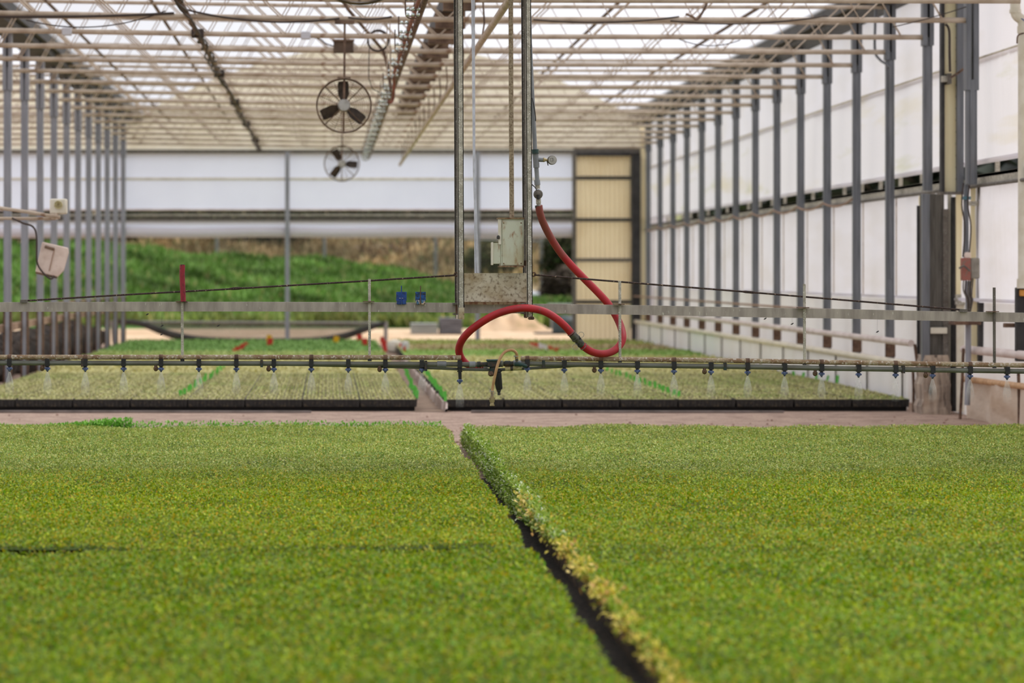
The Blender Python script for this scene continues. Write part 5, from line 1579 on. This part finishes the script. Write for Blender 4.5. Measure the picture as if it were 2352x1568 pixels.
# nozzles
def nozzle(px, line, drop=0.0, band=False, k=0):
    y = YB
    zc = Z(yat(line, px), y)
    x = X(px, y)
    m = MB()
    m.box(x - 0.0115, x + 0.0115, y - 0.019, y + 0.017, zc - 0.016, zc + 0.0215)
    m.tube([(x, y, zc - 0.012), (x, y, zc - 0.024)], [0.009, 0.0085], 10)
    h = m.build('nozzle_holder', M['black'], boom)
    zt = zc - 0.021
    if drop:
        d = MB().tube([(x, y, zc - 0.01), (x, y, zc - drop * 0.45)], 0.011, 10).tube([(x - 0.014, y, zc - drop * 0.47), (x + 0.014, y, zc - drop * 0.47)], 0.003, 6)
        d.tube([(x, y, zc - drop * 0.45), (x + 0.002, y, zc - drop)], [0.0095, 0.0085], 10)
        d.build('drop_tube', M['black'], boom)
        zt = zc - drop
    c = MB()
    c.lathe((x, y, zt), (0, 0, -1), [(0, 0.0085), (0.003, 0.0125), (0.010, 0.0130), (0.016, 0.0090), (0.021, 0.0055), (0.022, 0.0)], 12)
    for s in (-1, 1):
        c.box(x + s * 0.013 - 0.0025, x + s * 0.013 + 0.0025, y - 0.006, y + 0.006, zt - 0.013, zt - 0.004)
    c.build('nozzle_cap', M['nozzle_blue'], h, label='blue nozzle cap')
    MB().lathe((x, y, zt - 0.018), (0, 0, -1), [(0, 0.0050), (0.007, 0.0045), (0.008, 0.0)], 8).build('nozzle_tip', M['dark_post'], h)
    if band:
        sl = SUP_L if px < 1100 else SUP_R
        zs = Z(yat(sl, px), y)
        MB().tube([(x - 0.010, y, zs), (x + 0.010, y, zs)], 0.0150, 12).build('pipe_band', M['rust'], boom)
    return Vector((x, y, zt - 0.024))
NL = [22, 109, 196, 284, 370, 457, 543, 629, 715, 800, 885, 969]
NR = [1211, 1296, 1380, 1464, 1548, 1633, 1717, 1802, 1887, 1972, 2057, 2142, 2228, 2313]
tips = []
for k, px in enumerate(NL):
    tips.append((nozzle(px, SPR_L, band=(k % 2 == 0)), 'left', k))
tips.append((nozzle(1056, SPR_L, drop=0.078), 'drop', 0))
for k, px in enumerate(NR):
    tips.append((nozzle(px, SPR_R, band=(k % 2 == 0)), 'right', k))
for px, line in ((97, SPR_L), (358, SPR_L), (617, SPR_L), (872, SPR_L), (1365, SPR_R), (1618, SPR_R), (1872, SPR_R), (2126, SPR_R)):
    x = X(px, YB); zc = Z(yat(line, px), YB)
    MB().lathe((x, YB - 0.002, zc - 0.010), (0, 0, -1), [(0, 0.008), (0.010, 0.009), (0.012, 0.0125), (0.022, 0.0130), (0.030, 0.008), (0.033, 0.0)], 10).build('drain_plug', M['plug'], boom)
for px, line in ((190, SPR_L), (601, SPR_L), (978, SPR_L), (1248, SPR_R), (1665, SPR_R), (2074, SPR_R)):
    x = X(px, YB); zc = Z(yat(line, px), YB)
    MB().box(x - 0.007, x + 0.007, YB - 0.020, YB + 0.016, zc - 0.019 - (0.016 if px == 978 else 0), zc + 0.019).build('hose_clip', M['valve'], boom)
# couplings and centre valve block
def run(a, b, ya, yb, r, mname, name, Y=YB, seg=12, label=None):
    return MB().tube([W(a, ya, Y), W(b, yb, Y)], r, seg).build(name, M[mname], boom, label=label)
run(1004, 1025, 836, 836.2, 0.0165, 'mid_pvc', 'coupling')
run(1078, 1092, 836.8, 836.8, 0.0165, 'mid_pvc', 'coupling')
run(1091, 1122, 837, 836.3, 0.0125, 'valve', 'pipe_union')
run(1096, 1104, 837, 836.5, 0.0160, 'valve', 'pipe_union')
v = MB()
v.box(X(1119, YB), X(1149, YB), YB - 0.025, YB + 0.025, Z(843, YB), Z(829, YB))
v.lathe(W(1134, 846, YB), (0, 0, -1), [(-0.01, 0.022), (0.02, 0.024), (0.035, 0.018)], 12)
v.build('valve_body', M['valve'], boom, bevel=0.004)
MB().pbox(1118, 1150, 825.5, 830, YB - 0.028, 0.056).build('valve_top', M['green_metal'], boom, bevel=0.003)
run(1146, 1155, 835, 835, 0.0175, 'grey_pvc', 'valve_collar')
run(1156, 1180, 835, 835, 0.0135, 'valve', 'pipe_union')
run(1160, 1172, 835, 835, 0.0165, 'valve', 'pipe_union')
run(1179, 1197, 833.5, 834, 0.0155, 'mid_pvc', 'coupling')
MB().tube(spline([W(1182, 836, YB - 0.02), W(1192, 836, YB - 0.024), W(1203, 838.5, YB - 0.024), W(1211, 842, YB - 0.024)], 4), [0.011, 0.0115, 0.0115, 0.0115, 0.0115, 0.0115, 0.011, 0.0105, 0.0105, 0.010, 0.010, 0.009, 0.006][:13], 10, rz=1.0).build('valve_lever', M['green_metal'], boom, label='dark green valve lever')
MB().lathe(W(1128, 852, YB - 0.01), (0, 0, -1), [(0, 0.013), (0.006, 0.016), (0.020, 0.016), (0.027, 0.008), (0.028, 0)], 12).build('drain_cock', M['plug'], boom)
f_ = MB().lathe(W(1141, 847, YB), (0.12, 0, -1), [(0, 0.020), (0.006, 0.026), (0.016, 0.026), (0.019, 0.021), (0.105, 0.0165), (0.110, 0.015), (0.112, 0.0)], 16)
f_.build('filter_bowl', M['black'], boom, label='black ribbed filter bowl')
rb = MB()
for k in range(10):
    a = 2 * math.pi * k / 10
    ax = Vector((0.12, 0, -1)).normalized()
    p0 = W(1141, 847, YB) + ax * 0.022; p1 = W(1141, 847, YB) + ax * 0.104
    u = Vector((math.cos(a), math.sin(a), 0))
    rb.tube([p0 + u * 0.0205, p1 + u * 0.0165], 0.002, 4)
rb.build('filter_rib', M['black'], boom)
MB().lathe(W(1145.4, 891, YB), (0.06, 0, -1), [(0, 0.0105), (0.016, 0.012), (0.020, 0.008), (0.036, 0.0085), (0.038, 0.0)], 10).build('filter_drain', M['valve'], boom)
run(1160, 1174, 846.2, 845.6, 0.0115, 'cream_plastic', 'pipe_fitting', YB + 0.0)
run(1176, 1198, 845.6, 844, 0.0115, 'cream_plastic', 'pipe_fitting', YB + 0.0)
run(1172, 1178, 845.8, 845.4, 0.0135, 'valve', 'pipe_fitting')
# blue saddle brackets on the beam
for px, mn, mb, mr, lab in ((922, 'blue', 'blue', 'blue', 'blue'), (966, 'blue_chip', 'chip_cream', 'rust', 'chipped')):
    b0 = MB().pbox(px - 12, px + 12, 670, 691, 14.405, 0.004).build('sensor_bracket', M[mn], boom, label='%s blue bracket standing on the beam' % ('bright' if px < 940 else 'chipped'), bevel=0.0015)
    MB().pbox(px - 10.5, px - 1.5, 689, 699, 14.392, 0.02, rot=Matrix.Rotation(0.06, 3, 'Y')).pbox(px + 1.5, px + 10.5, 689, 699, 14.392, 0.02, rot=Matrix.Rotation(-0.06, 3, 'Y')).build('saddle', M[mb], b0, bevel=0.002)
    MB().tube([W(px - 0.5, 699, 14.39), W(px, 656, 14.39)], 0.0032, 6).build('pin', M[mr] if px > 940 else M['blue'], b0)
    if px < 940:
        MB().pbox(px - 5, px - 1.5, 684, 685, 14.400, 0.003).pbox(px + 1, px + 4, 684, 685, 14.400, 0.003).build('scratch', M['white_label'], b0)

# ------------------------------------------------------------------ control box, conduits, riser, hoses
t = thing('control_box', W(1178, 613, YB), 'rust streaked grey enamel control box hung between the gantry posts', 'control box')
yb0 = 14.33
MB().box(X(1150, yb0), X(1203, yb0), yb0, yb0 + 0.11, Z(612, yb0), Z(502, yb0)).build('case', M['box'], t, bevel=0.003)
MB().pbox(1154, 1200, 508, 609, yb0 - 0.006, 0.006).build('front_cover', M['box'], t, bevel=0.002)
MB().pbox(1144, 1204.5, 499.5, 503, yb0 - 0.010, 0.13).build('top_lip', M['box_edge'], t)
MB().pbox(1147, 1204, 610, 613.5, yb0 - 0.008, 0.12).build('bottom_lip', M['box_edge'], t)
MB().quad(W(1143.5, 502, yb0 - 0.004), W(1151, 502, yb0 - 0.004), W(1151, 561, yb0 - 0.004), W(1145, 561, yb0 - 0.004)).quad(W(1143.5, 502, yb0 + 0.1), W(1145, 561, yb0 + 0.1), W(1145, 561, yb0 - 0.004), W(1143.5, 502, yb0 - 0.004)).build('side_flange', M['off_white'], t, smooth=False)
MB().pbox(1132, 1150, 558, 606, yb0 + 0.004, 0.07).build('side_box', M['box'], t, bevel=0.003)
MB().pbox(1129.5, 1133, 556, 608.5, yb0 - 0.002, 0.085).build('side_lid', M['off_white'], t, bevel=0.002)
MB().lathe(W(1144.5, 547, yb0 - 0.004), (0, 0, 1), [(-0.004, 0.0), (-0.004, 0.008), (0.006, 0.009), (0.014, 0.006), (0.016, 0.0)], 10).build('knob', M['valve'], t)
MB().pbox(1204, 1209, 598, 610, yb0 + 0.02, 0.03).build('fixing_lug', M['rust'], t)
for sx, sy in ((1157, 512), (1197, 512), (1157, 605), (1197, 605)):
    MB().lathe(W(sx, sy, yb0 - 0.006), (0, -1, 0), [(0, 0.004), (0.002, 0.003), (0.0025, 0)], 8).build('screw', M['box_edge'], t)
MB().tube([W(1173, -90, yb0 + 0.05), W(1174, 250, yb0 + 0.05), W(1175.5, 500, yb0 + 0.05)], 0.0125, 12).build('conduit', M['conduit'], label='dusty brown conduit rising from the top of the control box', cat='pipe')
MB().tube([W(1084, -90, 14.46), W(1087, 150, 14.46), W(1089, 400, 14.46), W(1095.5, 560, 14.46), W(1098, 628, 14.46)], 0.0072, 8).tube([W(1088.5, -90, 14.47), W(1090, 400, 14.47), W(1092, 628, 14.47)], 0.005, 8).build('cable_tube', M['white_tube'], label='pale thin cable tube hanging between the gantry posts', cat='tube')

t = thing('water_riser', W(1233, 470, 14.42), 'grey water riser pipe with a pressure gauge and ball valve beside the right gantry post', 'pipe')
yr = 14.42
MB().tube([W(1212, -90, yr), W(1217, 100, yr), W(1223, 230, yr), W(1229, 345, yr)], 0.0118, 12).build('riser_pipe', M['mid_pvc'], t)
MB().tube([W(1229.5, 343, yr - 0.01), W(1230, 353, yr - 0.01)], 0.0185, 12).build('union_collar', M['green_metal'], t, label='dark green union collar')
MB().tube([W(1230, 352, yr), W(1231.5, 376, yr)], 0.0160, 12).build('tee', M['mid_pvc'], t)
MB().tube([W(1231, 366, yr), W(1247, 367, yr)], 0.0120, 12).build('tee_branch', M['mid_pvc'], t)
MB().tube([W(1247, 367, yr), W(1249, 367, yr), W(1253, 367, yr), W(1257, 367.5, yr), W(1260, 368, yr)], [0.011, 0.013, 0.0085, 0.006, 0.005], 8).build('gauge_stem', M['brass'], t)
MB().tube([W(1256, 367, yr), W(1258, 376, yr), W(1259, 380, yr)], 0.0028, 6).build('bleed_pin', M['dark_post'], t)
g = MB().lathe(W(1269, 367.5, yr - 0.012), (-0.15, 1, 0), [(0, 0.0), (0.0, 0.0225), (0.004, 0.0242), (0.018, 0.0242), (0.022, 0.020), (0.022, 0)], 24)
gp = g.build('pressure_gauge', M['galv_dark'], t)
MB().lathe(W(1269, 367.5, yr - 0.0125), (-0.15, 1, 0), [(-0.001, 0.0), (-0.001, 0.0215), (0.001, 0.0215)], 24).build('gauge_back', M['silver'], gp)
gq = MB()
q0 = W(1267, 366.5, yr - 0.0150)
for a, b in (((-1, -1), (1, -1)), ((1, -1), (1, 1)), ((1, 1), (-1, 1)), ((-1, 1), (-1, -1))):
    gq.tube([q0 + Vector((a[0] * 0.0075, 0, a[1] * 0.0075)), q0 + Vector((b[0] * 0.0075, 0, b[1] * 0.0075))], 0.0008, 4)
gq.build('square_boss', M['dark_post'], gp)
MB().tube([W(1231.5, 374, yr), W(1232, 385, yr)], 0.0165, 12).build('socket', M['mid_pvc'], t)
MB().tube([W(1232, 384, yr), W(1234, 415, yr)], 0.0120, 12).build('riser_pipe', M['mid_pvc'], t)
MB().tube([W(1233.5, 413, yr), W(1234.5, 425, yr)], 0.0158, 12).build('socket', M['mid_pvc'], t)
MB().tube([W(1234.5, 424, yr), W(1235, 434, yr)], 0.0130, 8).build('threaded_adapter', M['galv'], t)
vb = MB().ball(W(1236, 446, yr), 0.0255, 10).build('ball_valve', M['valve'], t)
MB().lathe(W(1236, 446, yr - 0.02), (0, -1, 0), [(0, 0.024), (0.006, 0.022), (0.008, 0.012), (0.022, 0.010), (0.024, 0.0)], 14).build('valve_stem', M['galv_dark'], vb)
MB().tube([W(1236, 447, yr - 0.042), W(1236.5, 458, yr - 0.042)], 0.008, 8).build('valve_handle', M['dark_post'], vb)
MB().tube([W(1236.5, 456, yr), W(1237, 468, yr)], 0.0138, 8).build('threaded_adapter', M['galv'], t)
MB().tube([W(1237, 467, yr), W(1237.5, 474, yr)], 0.0115, 10).build('hose_barb', M['silver'], t)
MB().ring(W(1237.5, 474, yr), (0.05, 0, 1), 0.0135, 0.003, 16, 5).pbox(1229.5, 1234, 472, 477, yr - 0.012, 0.02).build('hose_clamp', M['valve'], t)
MB().tube([W(1222, 424, yr - 0.02), W(1229, 430, yr - 0.03), W(1233, 437, yr - 0.03)], 0.003, 5).build('tie_wire', M['dark_post'], t)
MB().tube(spline([W(1222, 225, yr - 0.02), W(1226, 240, yr - 0.03), W(1230, 268, yr - 0.03), W(1230, 278, yr - 0.03)], 5), 0.003, 5).build('loose_wire', M['dark_post'], label='loose black wire beside the riser pipe', cat='wire')

t = thing('red_hose', W(1239, 812, YB), 'red rubber hose looping from the riser valve to the spray pipe', 'hose')
H1 = [(1237.5, 472, 14.42), (1240, 488, 14.43), (1248, 512, 14.46), (1263, 542, 14.50), (1286, 578, 14.54), (1313, 610, 14.56), (1343, 641, 14.57), (1372, 670, 14.57), (1398, 699, 14.57), (1416, 728, 14.56), (1427, 754, 14.52), (1430, 778, 14.46), (1419, 798, 14.42), (1400, 809.5, 14.38), (1378, 812, 14.34), (1356, 806, 14.31), (1337, 793, 14.29)]
P1 = spline([W(a, b, c) for a, b, c in H1], 8)
MB().tube(P1, 0.0198, 14).build('upper_hose', M['red_dusted'], t)
H2 = [(1313, 766, 14.26), (1297, 748, 14.25), (1276, 730, 14.24), (1252, 716, 14.24), (1226, 709, 14.24), (1198, 707.5, 14.24), (1168, 712, 14.24), (1136, 723, 14.26), (1106, 740, 14.29), (1078, 761, 14.33), (1060, 783, 14.38), (1054, 804, 14.43), (1060, 823, 14.46), (1072, 836, 14.47), (1086, 843, 14.47), (1100, 845.5, 14.46), (1112, 844, 14.45)]
P2 = spline([W(a, b, c) for a, b, c in H2], 8)
cut2 = 8 * 12
MB().tube(P2[:cut2 + 9], 0.0200, 14).build('loop_hose', M['red'], t)
MB().tube(P2[cut2 + 8:], [0.0200] + [0.0175] * 8 + [0.0135] * (len(P2) - cut2 - 17), 14).build('hose_tail', M['red'], t)
a, b = W(1313, 766, 14.26), W(1337, 793, 14.29)
ax = (b - a)
def onax(u): return a + ax * u
cp = MB().tube([onax(0.0), onax(0.02), onax(0.34), onax(0.36), onax(0.46), onax(0.48), onax(0.62), onax(0.64), onax(0.98), onax(1.0)], [0.016, 0.0205, 0.0215, 0.0235, 0.0235, 0.018, 0.018, 0.0215, 0.0195, 0.015], 12).build('quick_coupling', mat('grey_green_coupling', (92, 92, 82), (60, 60, 54), scale=60, rough=0.5, metal=0.3), t, label='grey quick coupling with two ring pulls')
for u, s in ((0.45, 1), (0.78, -1)):
    c = onax(u) + Vector((0.024 * s, -0.012, 0.022 * s))
    MB().ring(c, (0.15, 1, 0.1), 0.0145, 0.0016, 22, 5).build('ring_pull', M['galv'], cp)
    MB().tube([onax(u) + Vector((0.010 * s, -0.016, 0.012 * s)), onax(u + 0.16) + Vector((0.012 * s, -0.016, 0.010 * s))], 0.005, 6).build('cam_lever', M['dark_post'], cp)
for u, P in ((1, P2), (len(P1) - 3, P1)):
    c = P[u]; d = (P[u + 1] - P[u - 1])
    MB().ring(c, d, 0.0208, 0.0022, 18, 5).build('hose_band', M['galv_dark'], t)
for u in (len(P2) - 8, len(P2) - 4):
    MB().ring(P2[u], P2[u + 1] - P2[u - 1], 0.0148, 0.002, 16, 5).build('hose_band', M['brass'], t)
MB().tube([W(1110, 844, 14.45), W(1121, 843, 14.44)], 0.011, 10).build('hose_barb', M['silver'], t)

t = thing('drain_hose', W(1132, 933, 14.34), 'short tan hose arching out of the valve block and hanging to a brass coupling', 'hose')
HP = spline([W(1187, 822, 14.36), W(1186.5, 812, 14.35), W(1181, 805.5, 14.34), (W(1172, 803.5, 14.33)), W(1160, 808, 14.32), W(1150, 820, 14.31), W(1143, 838, 14.31), W(1137, 862, 14.32), W(1132, 888, 14.34), W(1130.5, 906, 14.345)], 8)
MB().tube(HP, 0.0076, 12).build('hose', M['beige_hose'], t)
MB().tube([W(1186.5, 816, 14.355), W(1187, 829, 14.37)], 0.0085, 10).build('upper_barb', M['galv_dark'], t)
MB().ring(W(1186.8, 818, 14.356), (0, 0, 1), 0.009, 0.002, 14, 5).pbox(1180, 1184, 816, 820, 14.35, 0.01).build('hose_clamp', M['galv'], t)
MB().tube([W(1130.5, 897, 14.343), W(1130.3, 911, 14.345)], 0.0078, 10).build('lower_sleeve', M['conduit'], t)
MB().pbox(1124.5, 1128, 897, 899, 14.335, 0.008).ring(W(1130.5, 898, 14.344), (0, 0, 1), 0.009, 0.002, 14, 5).build('hose_clamp', M['galv'], t)
MB().lathe(W(1130.3, 910, 14.345), (0, 0, -1), [(0, 0.0095), (0.004, 0.011), (0.006, 0.011), (0.007, 0.0165), (0.017, 0.0165), (0.018, 0.0145), (0.030, 0.0135), (0.031, 0.010), (0.040, 0.011), (0.046, 0.0135), (0.050, 0.0125), (0.050, 0.0)], 8).build('brass_coupling', M['brass'], t, label='dull brass coupling')

# ------------------------------------------------------------------ spray
for tip, side, k in tips:
    m = MB()
    seg, rows = 18, 9
    vs = []
    for r in range(rows + 1):
        u = r / rows
        zz = -0.125 * u
        # two nested sheets of droplets: a hollow cone that narrows where the drops fall straight
        ra = 0.004 + 0.020 * math.sin(min(1.0, u * 1.25) * math.pi * 0.55) - 0.004 * u
        for s in range(seg):
            a = 2 * math.pi * s / seg
            vs.append((tip.x + ra * math.cos(a) * 1.05, tip.y + ra * math.sin(a), tip.z + zz))
    m.v = vs
    for r in range(rows):
        for s in range(seg):
            a = r * seg + s; b = r * seg + (s + 1) % seg
            m.f.append((a, b, b + seg, a + seg))
    if side == 'drop':
        lab = 'fine water spray under the extended nozzle left of the tan drain hose'
    elif side == 'left':
        lab = 'fine water spray under the %s nozzle from the left edge' % ORD[k]
    else:
        lab = 'fine water spray under the %s nozzle right of the tan drain hose' % ORD[k]
    m.build('water_spray', M['spray'], origin=tip, label=lab, cat='water spray', group='sprays under the boom', kind='stuff')

# clods of soil left along the far side of the front beds
n = 1500
m = MB()
cr = np.random.default_rng(31)
for k in range(n):
    cx = cr.uniform(-2.6, 4.8); cy = FY1 + 0.06 + cr.exponential(0.7)
    if cy > 22.0: continue
    rr = cr.uniform(0.004, 0.013)
    m.lathe((cx, cy, 0.0), (cr.uniform(-.3, .3), cr.uniform(-.3, .3), 1), [(-0.002, rr * 0.8), (rr * 0.5, rr), (rr * 1.1, rr * 0.5), (rr * 1.2, 0)], 5)
m.build('soil_clods', M['clod'], kind='stuff', label='loose soil clods scattered behind the front beds', cat='soil')
# small dead flies caught in cobweb threads under the beam
for k, (px, py) in enumerate(((338, 722), (371, 768), (501, 748), (372, 748), (1757, 732), (1819, 744), (2015, 762))):
    c = W(px, py, 14.42)
    lab = 'tiny dead fly in a cobweb under the beam, %s from the left' % ORD[k]
    m = MB().tube([c + Vector((-0.007, 0, -0.003)), c, c + Vector((0.008, 0, 0.005))], [0.001, 0.0035, 0.002], 6)
    m.tube([c, (c.x + 0.001, c.y, Z(yat(BEAM_L if px < 1060 else BEAM_R, px) + 10, 14.42))], 0.0003, 3)
    m.build('dead_fly', M['dark_post'], label=lab, cat='insect', group='flies under the beam')
